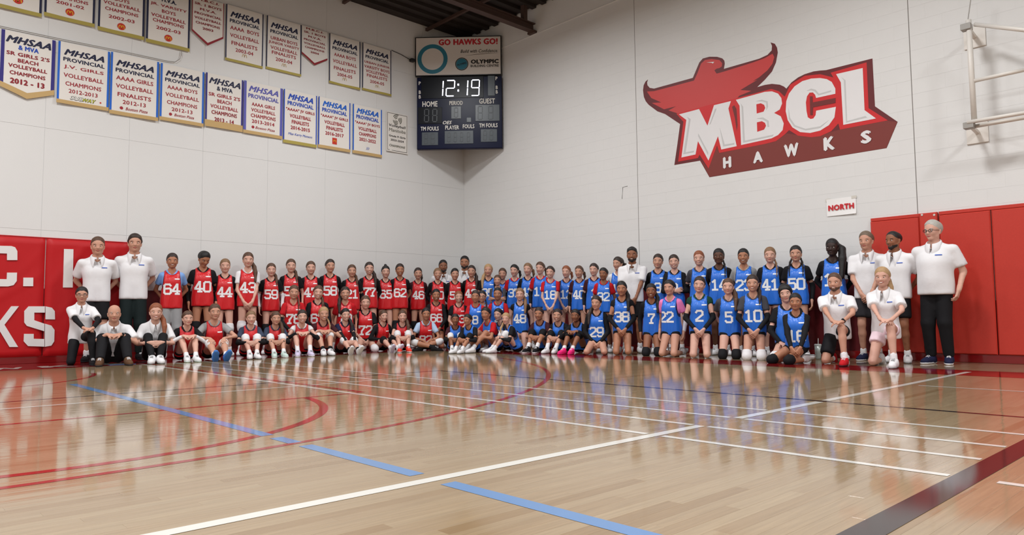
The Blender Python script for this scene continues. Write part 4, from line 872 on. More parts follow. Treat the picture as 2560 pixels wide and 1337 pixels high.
    for s in (-1, 1):                          # hands: palm, four unequal bent fingers, thumb
        if (arm if isinstance(arm, str) else arm[0 if s < 0 else 1]) == 'pocket' and False: continue
        D_, N_ = hd[s], hn[s]; Sd = np.cross(D_, N_); w0 = wr[s]; q = [Pr(wr[s]-nrm(wr[s]-el[s])*.05, wr[s], .0272*bm**.6, .025*bm**.5, .01)]
        q += [Pr(w0+D_*.012+Sd*o*.5, w0+D_*.082+Sd*o, .0155, .0135, .012) for o in (-.028, -.009, .009, .028)]
        tsg = s*(1 if (np.cross(D_, N_)@V(s, 0, 0))*0+1 > 0 else -1)
        for o, L, cu in ((-.032, .058, .5), (-.011, .07, .42), (.011, .074, .42), (.032, .066, .36)):
            b0 = w0+D_*.084+Sd*o*1.05; d1 = nrm(D_*math.cos(cu)+N_*math.sin(cu)+Sd*o*1.5); b1 = b0+d1*L*.55; d2 = nrm(D_*math.cos(cu*2.3)+N_*math.sin(cu*2.3)); q += [Pr(b0, b1, .0098, .0088, .005), Pr(b1, b1+d2*L*.5, .0088, .0075, .005)]
        t0 = w0+D_*.03+Sd*tsg*.024; t1 = t0+nrm(D_*.7+Sd*tsg*.8+N_*.25)*.04; q += [Pr(t0, t1, .0125, .0105, .008), Pr(t1, t1+nrm(D_*.95+Sd*tsg*.25+N_*.3)*.032, .0105, .0085, .005)]
        v1, f1 = sdf_mesh(q, vf); Vs.append(v1); Fs.append(f1+k0); k0 += len(v1)
    body = np_mesh('person', np.concatenate(Vs), np.concatenate(Fs), [SKIN[skin]])
    o = bpy.data.objects.new('person', body); COL.objects.link(o)
    top = hp(0, -.01, .121 if bald else .128)
    sc = pt3[2]/top[2] if scale is None else scale
    vv = CAM[:2]-pt3[:2]; ph = math.atan2(vv[0], -vv[1]); wn = 0. if wall == 'L' else -math.pi/2
    ph = wn+(ph-wn)*.85+DEG(yaw)
    c, s_ = math.cos(ph), math.sin(ph)
    off = np.array([[c, -s_], [s_, c]])@(top[:2]*sc)
    o.location = (pt3[0]-off[0], pt3[1]-off[1], 0); o.rotation_euler = (0, 0, ph); o.scale = (sc,)*3
    STAT.append((hx, pose, round(float(sc), 2), num))
    tag(o, label, 'person', group or ('coaches in white polo shirts' if bib is None else 'players in red bibs' if bib == 'r' else 'players in blue bibs'))
    def part(name, prims, ma, vx=vg, clip=None, parent=o, mi=None, post=()):
        v, f = sdf_mesh(prims, vx, clip, post)
        if len(f) == 0: return None
        v = relax(v, f)
        q = link(name, np_mesh(name, v, f, ma if isinstance(ma, list) else [ma], mi(v[f].mean(1)) if mi else None), parent); return q
    loc = lambda X, Y, Z: ((X-pel[0])*sd[0]+(Y-pel[1])*sd[1]+(Z-pel[2])*sd[2], (X-pel[0])*fw[0]+(Y-pel[1])*fw[1]+(Z-pel[2])*fw[2], (X-pel[0])*up[0]+(Y-pel[1])*up[1]+(Z-pel[2])*up[2])
    hloc = lambda X, Y, Z: tuple((X-hc0[0])*w[0]+(Y-hc0[1])*w[1]+(Z-hc0[2])*w[2] for w in (HX, HF, HU))
    # ---- trousers or shorts
    wz = .115
    def wclip(X, Y, Z): a, b, c = loc(X, Y, Z); return c-wz
    if bottom == 'pants':
        part('trousers', [tor[0].grow(.016), tor[1].grow(.01), tor[2].grow(.01)], CLO[bc], clip=wclip, post=[th[s].grow(.014, .024) for s in (1, -1)]+[Pr(knee[s], ank[s]+nrm(knee[s]-ank[s])*.01, .078, .058 if male else .05, .02, False, True) for s in (1, -1)])
    elif bottom == 'leggings':
        part('leggings', [tor[0].grow(.01), tor[1].grow(.006), tor[2].grow(.006)], CLO[bc], clip=wclip, post=[th[s].grow(.008) for s in (1, -1)]+[q.grow(.008, c1=(i == 1)) for s in (1, -1) for i, q in enumerate(calf[s])])
    else:
        t1 = .80 if bottom == 'mshorts' else .42 if bottom == 'wshorts' else .27
        g = .034 if bottom == 'mshorts' else .03 if bottom == 'wshorts' else .012
        part('shorts', [tor[0].grow(.014), tor[1].grow(.008), tor[2].grow(.008)], CLO[bc], clip=wclip, post=[th[s].upto(0, min(t1, .4) if pose == 'one' and s == S2 else t1).grow(.008, .014 if pose == 'one' and s == S2 else g, c1=True) for s in (1, -1)])
    # ---- shirt
    sleeve = 'short'; col = tee
    if ':' in tee: col, sleeve = tee.split(':')
    hem = -.10 if bib is None else .02
    if pose in ('sit', 'ext', 'cross', 'side', 'kneel_low'): hem = .025 if bib is None else .05
    g = .018 if bib is None else .009
    sp = [tor[0].grow(.014 if bib is None else .008)]+[q.grow(g) for q in tor[1:5]]+[q.grow(g*.8) for q in tor[5:7]]+[q.grow(g*.6) for q in tor[7:9]]+[q.grow(g) for q in tor[9:]]
    if bib is None: sp += [Pr(tp(q*.055*xm, .008, .32), tp(q*.074*m, .012, -.16), .098*bm, .104*m, .03) for q in (-1, 1)]
    if bib is None and m > 1.1: sp += [Pr(tp(0, .055, .26), tp(0, .05, -.16), .1*m, .098*m, .08)]
    ap = []
    for s in (1, -1):
        if sleeve == 'short': ap.append(ua[s].upto(0, .76 if bib is None else .62).grow(.012, .034 if bib is None else .020, c1=True))
        elif sleeve == 'long': ap += [ua[s].grow(.011), fa[s].upto(0, .97).grow(.010, .009, c1=True)]
        elif sleeve == 'cap': ap.append(ua[s].upto(0, .25).grow(.012, .014, c1=True))
    nh = tp(0, .03, .56); nh2 = tp(0, -.03, .60); nrad = nr+(.006 if bib is None else .010)
    def sclip(X, Y, Z):
        a, b, c = loc(X, Y, Z); q = np.sqrt(a*a*.85+(b-.018)**2+((c-.535)*.75)**2)
        return np.maximum(np.maximum(hem-c, c-.545), nrad-np.sqrt(a*a+(b-.012-.35*(c-.5)*0)**2+((c-.54)*.9)**2))
    part('polo_shirt' if bib is None else ('long_sleeved_shirt' if sleeve == 'long' else 't_shirt'), sp, CLO[col], clip=sclip, post=ap)
    if bib is None:                            # polo collar: a fold round the neck falling onto the shoulders, open in front
        v, f = sdf_mesh(sp, .014, None); bvh = BVHTree.FromPolygons([tuple(p) for p in v], [tuple(q) for q in f]); cv, cf = [], []; n_ = 28
        for i in range(n_+1):
            t = -1+2*i/n_; a_ = t*math.radians(173); fr = (1-math.cos(a_))/2; sx_, cy_ = math.sin(a_), -math.cos(a_)
            rin = nr+.010+.006*fr; ro = nr+.034+.018*fr**3
            zt = .578-.075*fr; pin = tp(sx_*rin, cy_*rin+.004+.010*fr, zt-.03); ptop = tp(sx_*(rin+.003), cy_*(rin+.003)+.004+.012*fr, zt); pf = tp(sx_*(rin+.012), cy_*(rin+.012)+.004+.014*fr, zt-.004)
            xo, yo = sx_*ro, cy_*ro+.004+.02*fr; h = bvh.ray_cast(Vector(tp(xo, yo, .75)), Vector(-up)); zo = min((Vector(h[0])-Vector(pel)).dot(Vector(up)) if h[0] is not None else .5, zt-.022)
            po = tp(xo, yo, zo+.010); pu = tp(xo*.97, yo*.97, zo-.004); cv += [pin, ptop, pf, po, pu]
            if i:
                for k in range(4): b0 = (i-1)*5+k; cf.append((b0, b0+5, b0+6, b0+1))
        link('collar', np_mesh('collar', np.array(cv), np.array(cf), [CLO[col]]), o)
    # ---- bib
    if bib:
        hb = {'stand': -.115, 'kneel': -.10, 'one': -.09}.get(pose, -.01)
        bp = [q.grow(.014) for q in tor[0:1]]+[q.grow(.020) for q in tor[1:5]]+[q.grow(.015) for q in tor[5:7]]+[q.grow(.011) for q in tor[7:9]]+[q.grow(.018) for q in tor[9:]]
        bp += [Pr(tp(s*.052, .015, .34), tp(s*.070, .018, hb-.03), .092, .1, .04) for s in (-1, 1)]
        def bedges(a, b, c):
            arm_ = np.abs(a)-np.where(c > .42, .122, .122+np.maximum(0, .42-c)*.10+np.where(c < .22, (.22-c)*.5, 0))
            nk = .082-np.sqrt(a*a+np.maximum(0, np.abs(c-.525)*.95)**2)
            return np.maximum(np.maximum(hb-c, c-.53), np.maximum(arm_, np.where(b > -.02, nk, .07-np.sqrt(a*a+(c-.54)**2))))
        def bclip(X, Y, Z): return bedges(*loc(X, Y, Z))
        v, f = sdf_mesh(bp, vg*.93, bclip)
        v = relax(v, f); cen = v[f].mean(1); ev = bedges(*loc(cen[:, 0], cen[:, 1], cen[:, 2]))
        bo = link('bib', np_mesh('bib', v, f, [BIB[bib], PIPE[bib]], (ev > -.009).astype(int)), o)
        bvh = BVHTree.FromPolygons([tuple(p) for p in v], [tuple(q) for q in f])
        def wrap(name, P2, F2, zc, xc, ma, lift=.004):
            out = []; ok = True
            for (x, z) in P2:
                q = tp(x+xc, .6, z+zc); h = bvh.ray_cast(Vector(q), Vector(-fw))
                out.append(np.array(h[0])+fw*lift if h[0] is not None else None)
            zs = [p for p in out if p is not None]
            if not zs: return
            keep = [q for q in F2 if all(out[i] is not None for i in q)]
            if not keep: return
            out = [p if p is not None else zs[0] for p in out]
            link(name, np_mesh(name, np.array(out), np.array(keep), [ma]), bo)
        if num:
            P2, F2 = number_pts(num, .152); wrap('number', P2, F2, .20 if pose in ('stand', 'kneel', 'one') else .17, numdx, M_NUM)
        gx = np.linspace(-.036, .036, 5); P2 = [(x, z) for z in (-.009, .009) for x in gx]; wrap('chest_print', P2, [(i, i+1, i+6, i+5) for i in range(4)], .365, .075, M_NUM)
    else:
        v, f = sdf_mesh(sp, vg, sclip); bvh = BVHTree.FromPolygons([tuple(p) for p in v], [tuple(q) for q in f])
        gx = np.linspace(-.034, .034, 5); P2 = [(x, z) for z in (-.006, .006) for x in gx]; out = []
        for (x, z) in P2:
            h = bvh.ray_cast(Vector(tp(x+.085, .6, z+.365)), Vector(-fw)); out.append(np.array(h[0])+fw*.006 if h[0] is not None else tp(x+.085, .13, z+.365))
        link('chest_print', np_mesh('chest_print', np.array(out), np.array([(i, i+1, i+6, i+5) for i in range(4)]), [M_LOGO]), o)
        if sleeve == 'under':
            pass
    # ---- sleeves, pads, socks, shoes
    if slv:
        cols = slv if isinstance(slv, tuple) else (slv, slv)
        for s, cc in zip((-1, 1), cols):
            if cc: part('arm_sleeve', [ua[s].upto(.72, 1).grow(.008), fa[s].upto(0, .95).grow(.008, c1=True)], CLO[cc])
    if kp:
        for s in (-1, 1): part('knee_pad', [th[s].upto(.80, 1).grow(.015), Pr(knee[s], knee[s]*.78+ank[s]*.22, .069, .064, .02, False, True), Pr(knee[s]+nrm(knee[s]-(hip[s]+ank[s])/2)*.012, knee[s]+nrm(knee[s]-(hip[s]+ank[s])/2)*.014, .058, k=.02)], CLO[kp])
    for s in (-1, 1):
        if sock and bottom not in (): part('sock', [Pr(ank[s]-fup[s]*.01, ank[s]+nrm(knee[s]-ank[s])*ssock, .044, .043+.0*ssock, .01, False, True)], CLO[sock], .0195)
        a = ank[s]; fd, fu = fdir[s], fup[s]
        sp_ = [Pr(a+fu*.0-fd*.01, a-fu*.03-fd*.012, .047, .05, .02), Pr(a-fu*.02+fd*.02, a+fd*.12-fu*.048, .048, .037, .03), Pr(a-fu*.045-fd*.03, a+fd*.165-fu*.052, .043, .036, .02), Pr(a-fu*.046+fd*.1+np.cross(fd, fu)*.012, a-fu*.05+fd*.13-np.cross(fd, fu)*.012, .036, .036, .02)]
        def shclip(X, Y, Z): return -((X-a[0])*fu[0]+(Y-a[1])*fu[1]+(Z-a[2])*fu[2])-.078
        so = part('shoe', sp_, CLO[shoe], .0175, shclip)
        fs = np.cross(fd, fu); M4 = Matrix(((fs[0], fd[0], fu[0], a[0]), (fs[1], fd[1], fu[1], a[1]), (fs[2], fd[2], fu[2], a[2]), (0, 0, 0, 1)))
        link('laces', lace_mesh('heather' if shoe in ('white', 'mint', 'lav') else 'white'), so, M4)
        if sole == 'auto': sole = {'white': 'heather', 'mint': 'white', 'lav': 'white', 'black': 'charcoal', 'red': 'maroon', 'brown': 'charcoal', 'orange': 'white'}.get(shoe)
        if sole:
            def soclip(X, Y, Z):
                q = (X-a[0])*fu[0]+(Y-a[1])*fu[1]+(Z-a[2])*fu[2]; return np.maximum(-q-.082, q+.058)
            part('sole', [q.grow(.006) for q in sp_[1:]], CLO[sole], .0165, soclip, so)
    # ---- hair
    if not bald:
        hs = hair.split('+'); base = hs[0]; G = .0075 if base in ('back', 'bun') else .010
        sft = HU*.006-HF*.006; hpn = [Pr(q.a+sft, q.b+sft, q.r+G, q.s+G, q.k) for q in (skull[0], skull[3])]+[Pr(hp(0, -.032, .02), hp(0, -.038, -.03), .076+G, .056+G, .03)]
        if base in ('short', 'curly', 'side'): sft = HU*.010-HF*.005; hpn = [Pr(q.a+sft, q.b+sft, q.r+.006, q.s+.006, q.k) for q in (skull[0], skull[3])]+[Pr(hp(0, -.03, .02), hp(0, -.03, -.02), .08, .064, .03)]
        if base == 'curly': hpn += [Pr(hp(.05*math.cos(t), .02+.05*math.sin(t), .085), hp(.05*math.cos(t), .02+.05*math.sin(t), .09), .032, k=.008) for t in [i*math.pi/4 for i in range(8)]]+[Pr(hp(0, .0, .1), hp(0, 0, .11), .04, k=.01)]
        if base == 'side': hpn += [Pr(hp(-.03, .06, .095), hp(.05, .045, .085), .026, k=.02), Pr(hp(.05, .04, .085), hp(.075, .01, .03), .022, k=.02), Pr(hp(-.04, .055, .09), hp(-.075, .02, .03), .02, k=.02)]
        if base == 'fringe': hpn += [Pr(hp(-.05, .065, .075), hp(.05, .065, .075), .022, .022, .02), Pr(hp(.06, .05, .06), hp(.075, .03, -.03), .018, .014, .02), Pr(hp(-.06, .05, .06), hp(-.075, .03, -.03), .018, .014, .02)]
        if base == 'buzz': hpn = [skull[0].grow(.004), skull[3].grow(.004)]
        if base in ('short', 'side', 'curly'):
            rg = random.Random(int(hx)); hpn += [Pr(hp(x, y, z), hp(x+rg.uniform(-.012, .012), y+.014, z+.006), .014, .011, .008) for (x, y, z) in [(.07*math.cos(t)*q, .0+.078*math.sin(t)*q, .045+.068*math.sqrt(max(0, 1-q*q*.8))) for t, q in [(rg.uniform(0, 6.28), rg.uniform(.3, 1)) for _ in range(16)]]]
        zl = {'short': -.035, 'curly': -.03, 'side': -.05, 'buzz': -.01}.get(base, -.085); hl = {'fringe': .045, 'side': .066, 'buzz': .078, 'short': .072, 'curly': .07}.get(base, .057)
        def hclip(X, Y, Z): a, b, c = hloc(X, Y, Z); fz = hl+1.25*(b-.085)-.9*np.maximum(0, np.abs(a)-.04); return np.maximum(zl-c, (fz-c)/1.64)
        hm = part('hair', hpn, HAIRC[hc], vf*1.2, hclip)
        for st in hs[1:]:
            ch = None; R0 = [.026, .03, .026, .012]
            if st == 'bun': ch = [(0, -.05, .135), (0, -.055, .145)]; R0 = [.034, .034]
            elif st == 'lbun': ch = [(0, -.12, .02), (0, -.125, .015)]; R0 = [.036, .034]
            elif st in ('tr', 'tl'): q = 1 if st == 'tr' else -1; ch = [(q*.03, -.105, .0), (q*.085, -.06, -.10), (q*.10, .055, -.19), (q*.095, .105, -.30)]
            elif st in ('ltr', 'ltl'): q = 1 if st == 'ltr' else -1; ch = [(q*.06, -.08, -.02), (q*.10, -.02, -.11), (q*.115, .065, -.2), (q*.11, .11, -.36)]; R0 = [.03, .036, .034, .02]
            elif st in ('btr', 'btl'): q = 1 if st == 'btr' else -1; ch = [(q*.06, -.06, -.05), (q*.085, .01, -.12), (q*.10, .075, -.2), (q*.095, .115, -.34)]; R0 = [.018, .017, .016, .01]
            elif st == 'pt': ch = [(0, -.10, .03), (0.03, -.15, -.02), (.05, -.15, -.12), (.05, -.13, -.2)]
            elif st == 'ptr': ch = [(.02, -.10, .02), (.075, -.11, -.01), (.09, -.11, -.08), (.08, -.10, -.15)]
            elif st == 'big': ch = [(.03, -.09, .05), (.115, -.05, -.02), (.135, .03, -.16), (.13, .09, -.42)]; R0 = [.045, .052, .055, .035]
            elif st == 'down': ch = [(.05, -.06, -.03), (.075, -.05, -.12), (.08, -.05, -.2), (.08, -.04, -.26)]; R0 = [.04, .035, .03, .02]
            part('ponytail' if st not in ('bun', 'lbun') else 'hair_bun', [Pr(hp(*ch[i]), hp(*ch[i+1]), R0[i], R0[i+1], .015) for i in range(len(ch)-1)], HAIRC[hc], .0125, parent=hm or o)
    if beard:
        def dclip(X, Y, Z): a, b, c = hloc(X, Y, Z); q = np.maximum(c+.042+.0*b, .012-b); return np.maximum(q, np.where((np.abs(a) < .018) & (c > -.068), .01, -1.))
        part('beard', [q.grow(.0045) for q in (skull[1], skull[2], face[3])], HAIRC[beard], .0085, dclip)
        part('moustache', [Pr(hp(-.022, .088, -.05), hp(0, .098, -.045), .004, .0055, .004), Pr(hp(0, .098, -.045), hp(.022, .088, -.05), .0055, .004, .004)], HAIRC[beard], .005)
    # ---- face
    HM = Matrix(((HX[0], HF[0], HU[0], 0), (HX[1], HF[1], HU[1], 0), (HX[2], HF[2], HU[2], 0), (0, 0, 0, 1)))
    def fp(name, me, x, y, z, mirror=False, parent=o):
        M4 = HM.copy(); M4.translation = Vector(hp(x, y, z)); M4 = M4@Matrix.Diagonal((-1 if mirror else 1, 1, 1, 1)); return link(name, me, parent, M4)
    for s in (-1, 1):
        e = fp('eye', ME_EYE, s*.031, .0865, .004); i_ = link('iris', ME_IRIS, e, Matrix.Translation((0, .0025, 0)))
        fp('eyebrow', brow_mesh(hc if hc in ('black', 'dark', 'brown', 'grey', 'greybrown') else 'light'), s*.033, .0915, .0235, s < 0)
    mo = fp('mouth', mouth_mesh(skin, smile), 0, .099, -.062)
    if smile: link('teeth', ME_TEETH, mo, Matrix.Translation((0, .0, .0)))
    if glasses:
        gl = MB()
        for s in (-1, 1):
            gl.tube([(s*.033+.024*math.cos(t), .107, .002+.017*math.sin(t)) for t in [2*math.pi*i/12 for i in range(13)]], .0022 if glasses == 'thin' else .0035, 5); gl.tube([(s*.057, .105, .006), (s*.082, .0, .008)], .0025, 5)
        gl.tube([(-.009, .108, .006), (.009, .108, .006)], .002, 5); q = link('glasses', mesh('glasses', gl.v, gl.f, M_GLASSF), o); q.matrix_local = Matrix.Translation(Vector(hc0))@HM
    for pr_ in props:
        if pr_[0] == 'watch':
            s = pr_[1]; w = wr[s]; dd = nrm(el[s]-w); part('watch', [Pr(w+dd*.012, w+dd*.034, .032*bm, .033*bm, .005, True, True), Pr(w+dd*.023+V(0, -.02, .02), w+dd*.023+V(0, -.024, .024), .016, k=.004)], M_WATCH, .008)
        elif pr_[0] == 'under':                 # dark long sleeves showing below the polo sleeves
            part('undersleeves', [ua[s].upto(.4, 1).grow(.009) for s in (1, -1)]+[fa[s].upto(0, .95).grow(.009, c1=True) for s in (1, -1)], CLO[pr_[1]])
    return o
# ---------------------------------------------------------------- the group, row by row (image position of the crown of each head, wall, distance to that wall)
RB = 'r'; BB = 'b'
# coaches and standing players along the left wall
person(245, 594, 'L', 0.35, 'stand', 'behind', 'm', 1, 'short', 'brown', 'white', bottom='mshorts', shoe='black', label='tall coach with short brown hair standing left of the moustached coach')
person(337.5, 586, 'L', 0.35, 'stand', 'behind', 'm', 1, 'side', 'dark', 'white', bottom='pants', bc='pine', shoe='black', beard=None, label='tallest coach with dark swept hair and dark trousers, hands behind his back')
person(431, 634, 'L', 0.35, 'stand', 'behind', 'f', 2, 'back', 'dark', 'ltblue', RB, '64', bottom='pants', bc='heather', smile=True, label='player 64 in a red bib over a light blue t-shirt and grey sweatpants')
person(513.5, 629, 'L', 0.35, 'stand', 'side', 'f', 2, 'back', 'black', 'black', RB, '40', slv='black', hyaw=18, hpit=28, kp='black', label='player 40 in a red bib looking down to her side')
person(563, 648, 'L', 0.30, 'stand', 'behind', 'f', 0, 'back', 'light', 'black:long', RB, '44', kp='white', label='player 44 in a red bib over a black long sleeved shirt')
person(620.5, 632, 'L', 0.40, 'stand', 'clasp', 'f', 0, 'back+ltr', 'brown', 'white', RB, '43', kp='white', label='player 43 in a red bib over a white t-shirt, hands clasped')
person(678, 659, 'L', 0.35, 'stand', 'side', 'f', 0, 'back+tr', 'brown', 'black', RB, '59', slv='white', kp='black', label='player 59 in a red bib with a ponytail over her shoulder')
person(727.5, 648.5, 'L', 0.30, 'stand', 'side', 'f', 0, 'back+tr', 'brown', 'black', RB, '57', label='player in a red bib with a half hidden number starting with 5, long brown ponytail')
person(777, 654, 'L', 0.30, 'stand', 'behind', 'f', 0, 'back', 'brown', 'black:long', RB, '47', label='player in a red bib with a half hidden number starting with 4, long black sleeves')
person(825, 649, 'L', 0.30, 'stand', 'behind', 'f', 1, 'back', 'dark', 'black:long', RB, '58', hyaw=8, label='player 58 in a red bib and long black sleeves')
person(879.5, 662.5, 'L', 0.35, 'stand', 'side', 'f', 1, 'back+tr', 'brown', 'black', RB, '21', slv='black', label='player 21 in a red bib with a brown ponytail')
person(923, 656, 'L', 0.35, 'stand', 'behind', 'f', 0, 'back+ltr', 'dark', 'black:long', RB, '77', smile=True, label='player 77 in a red bib with long dark hair over one shoulder')
person(964, 665, 'L', 0.30, 'stand', 'behind', 'f', 0, 'back+bun', 'black', 'black:long', RB, '65', label='player 65 in a red bib with a black top bun')
person(999.5, 660, 'L', .48, 'stand', 'behind', 'f', 2, 'back', 'dark', 'black', RB, '62', smile=True, kp='black', label='player 62 in a red bib, smiling, beside the top bun')
person(1045, 670, 'L', 0.35, 'stand', 'behind', 'f', 1, 'back+ptr', 'dark', 'maroon:long', RB, '46', kp='black', label='player 46 in a red bib over a dark red shirt')
person(1107.5, 651, 'L', .34, 'stand', 'behind', 'm', 3, 'short', 'black', 'white', bottom='pants', beard='black', shoe='black', label='bearded coach in a white polo at the back, left of the corner')
person(1094, 671, 'L', .68, 'stand', 'behind', 'f', 1, 'back', 'light', 'black:long', RB, '60', smile=True, label='light haired player in a red bib in front of a bearded coach')
person(1162, 641, 'R', .44, 'stand', 'behind', 'm', 2, 'short', 'black', 'white', bottom='pants', beard='black', shoe='black', label='dark bearded coach in a white polo standing in the corner')
person(1137, 671.5, 'L', 1.00, 'stand', 'behind', 'f', 1, 'back', 'black', 'black:long', RB, '56', label='dark haired player in a red bib in front of the corner')
person(1179, 664, 'R', .80, 'stand', 'behind', 'f', 1, 'back+ltr', 'dark', 'black:long', RB, '42', label='player 42 in a red bib, last red bib standing before the blue bibs')
# blue bibs standing along the right wall
person(1221, 661, 'R', 0.75, 'stand', 'side', 'f', 1, 'back+ltl', 'blonde', 'black', BB, '35', label='player 35 in a blue bib with long fair hair')
person(1256.5, 671, 'R', 0.35, 'stand', 'behind', 'f', 1, 'back', 'brown', 'navy', BB, None, label='player in a blue bib at the back behind the one with folded arms')
person(1244, 688, 'R', 1.00, 'stand', 'fold', 'f', 1, 'back', 'brown', 'dgrey', BB, None, label='player in a blue bib over a grey shirt with her arms folded')
person(1286.5, 662, 'R', 0.35, 'stand', 'side', 'f', 0, 'back+ptr', 'black', 'red', BB, '37', hyaw=-12, slv='black', label='player 37 in a blue bib over a red shirt')
person(1320, 658.5, 'R', 0.35, 'stand', 'side', 'f', 0, 'back+ptr', 'light', 'black', BB, '43', hyaw=-10, label='player 43 in a blue bib over a black shirt')
person(1351, 655.5, 'R', 0.35, 'stand', 'side', 'f', 0, 'back+ptr', 'brown', 'red', BB, '17', hyaw=-12, slv='black', label='player in a blue bib and red t-shirt left of player 18')
person(1376, 666, 'R', 0.75, 'stand', 'clasp', 'f', 0, 'back', 'dark', 'red', BB, '18', hyaw=-8, smile=True, label='player 18 in a blue bib over a red t-shirt, hands clasped')
person(1416, 665, 'R', 0.35, 'stand', 'clasp', 'f', 0, 'back+ptr', 'red', 'maroon', BB, '12', hyaw=-10, label='player 12 in a blue bib with auburn hair')
person(1448, 665, 'R', 0.40, 'stand', 'side', 'f', 1, 'back+ptr', 'brown', 'maroon', BB, '40', slv='black', hyaw=-8, label='player 40 in a blue bib with a black arm sleeve')
person(1485, 659, 'R', 0.40, 'stand', 'side', 'f', 0, 'back', 'dark', 'maroon', BB, '1', slv='black', hyaw=-10, label='dark haired player 1 in a blue bib')
person(1509, 670, 'R', 0.80, 'stand', 'side', 'f', 3, 'back+lbun', 'black', 'red', BB, '32', hyaw=-12, label='player 32 in a blue bib over a red top with dark hair in a bun')
person(1546, 643, 'R', 0.30, 'stand', 'behind', 'f', 1, 'back+ptr', 'dark', 'white:cap', BB, '15', hyaw=-30, label='player 15 in a blue bib looking left past the curly haired coach')
person(1580, 619, 'R', 0.60, 'stand', 'clasp', 'm', 3, 'curly', 'black', 'white', bottom='mshorts', beard='black', smile=True, label='coach with curly black hair standing among the blue bibs')
person(1646, 636, 'R', 0.35, 'stand', 'behind', 'f', 1, 'back', 'dark', 'black:long', BB, '3', htilt=4, label='player 3 in a blue bib over a black printed shirt')
person(1683.5, 637.5, 'R', 0.35, 'stand', 'chest', 'f', 0, 'back', 'dark', 'black:long', BB, '9', htilt=-4, smile=True, label='smiling player in a blue bib behind the pink t-shirt, dark hair pulled back')
person(1747, 628, 'R', 0.30, 'stand', 'behind', 'f', 0, 'back', 'red', 'dgrey', BB, '6', slv='black', smile=True, label='red haired player in a blue bib over a grey t-shirt')
person(1796.5, 622.5, 'R', 0.30, 'stand', 'behind', 'f', 4, 'back+btr', 'black', 'black:long', BB, '14', label='player 14 in a blue bib with black braids')
person(1858, 622.5, 'R', 0.30, 'stand', 'behind', 'f', 2, 'back', 'black', 'heather', BB, '23', bc='heather', bottom='wshorts', smile=True, label='player 23 in a blue bib over a pale grey shirt')
person(1924.5, 619, 'R', 0.35, 'stand', 'side', 'f', 0, 'back+btr', 'light', 'black', BB, '41', kp='black', slv='black', label='player 41 in a blue bib with fair hair and a braid')
person(1989, 615, 'R', 0.35, 'stand', 'side', 'f', 1, 'back+btr+btl', 'black', 'black', BB, '50', slv='black', kp='black', label='player 50 in a blue bib with two dark braids')
person(2080.5, 598, 'R', 0.35, 'stand', 'behind', 'f', 5, 'back+big', 'black', 'black', BB, '11', slv='black', hyaw=-10, label='player 11 in a blue bib with a thick fall of long black braids')
person(2165.5, 580, 'R', 0.40, 'stand', 'clasp', 'm', 1, 'short', 'greybrown', 'white', bottom='mshorts', bc='charcoal', shoe='navy', sole='white', hyaw=-10, yaw=-6, label='older coach with grey brown hair and crossed wrists, left of the red pads')
person(2235, 578.5, 'R', 0.55, 'stand', 'behind', 'm', 3, 'buzz', 'black', 'white', bottom='mshorts', beard='black', hyaw=-22, yaw=-14, build=1.06, label='coach with cropped black hair and goatee in front of the red pads')
person(2333, 552, 'R', 0.55, 'stand', ('behind', 'pocket'), 'm', 0, 'short', 'grey', 'white', bottom='pants', shoe='navy', sole='white', glasses='dark', build=1.16, hyaw=-14, yaw=-16, label='tall grey haired man with glasses at the right end of the group')
# kneeling middle row
person(205, 718, 'L', 0.95, 'one', 'knees1', 'f', 1, 'back+lbun', 'black', 'white', bottom='leggings', glasses='thin', shoe='black', sock='black', props=(('under', 'black'),), label='coach with glasses kneeling on one knee at the left end')
person(736, 714, 'L', 0.95, 'kneel', 'clasp', 'f', 1, 'back+btr', 'brown', 'red', RB, '78', slv='black', htilt=4, label='kneeling player in a red bib over a red t-shirt with a thin braid, second row')
person(797, 714.5, 'L', 0.95, 'kneel', 'clasp', 'f', 0, 'back+tr', 'brown', 'black:long', RB, '67', smile=True, htilt=5, label='kneeling smiling player in a red bib over a black shirt, between the two red t-shirts')
person(863, 717.5, 'L', 0.95, 'kneel', 'side', 'f', 1, 'back+ltl', 'dark', 'red', RB, '79', smile=True, label='kneeling player in a red bib and red t-shirt, long dark hair on the left')
person(913.5, 740, 'L', .950, 'kneel_low', 'clasp', 'f', 0, 'back', 'brown', 'black', RB, '72', kp='white', label='player 72 in a red bib sitting on her heels')
person(1090, 723, 'L', 1.20, 'kneel', 'clasp', 'f', 2, 'back', 'black', 'black:long', RB, '66', smile=True, label='player 66 in a red bib kneeling, dark hair')
person(1146.5, 728, 'L', 1.50, 'kneel', 'clasp', 'f', 0, 'back', 'red', 'black', RB, '73', smile=True, label='pale red haired player kneeling in a red bib')
person(1189, 726.5, 'R', 1.9, 'kneel', 'clasp', 'f', 2, 'back', 'dark', 'red', BB, '8', label='player in a blue bib over a red shirt kneeling left of the girl with braids')
person(1205.5, 727, 'R', 1.420, 'kneel', 'clasp', 'f', 1, 'back+btl+btr', 'black', 'ltblue', RB, '17', glasses='thin', label='player 17 in a red bib with two black braids and thin glasses')
person(1244.5, 720, 'R', 1.3, 'kneel', 'clasp', 'f', 2, 'short', 'black', 'red', BB, '2', label='short haired player kneeling in a blue bib over a bright red t-shirt')
person(1300, 721, 'R', 1.30, 'kneel', 'side', 'f', 0, 'back+ltr', 'light', 'black:cap', BB, '48', label='player 48 kneeling in a blue bib with long fair brown hair')
person(1491, 740, 'R', 1.35, 'kneel_low', 'clasp', 'f', 1, 'back+ltl', 'dark', 'black:long', BB, '29', label='player 29 in a blue bib sitting on her heels, long sleeves', hyaw=-12)
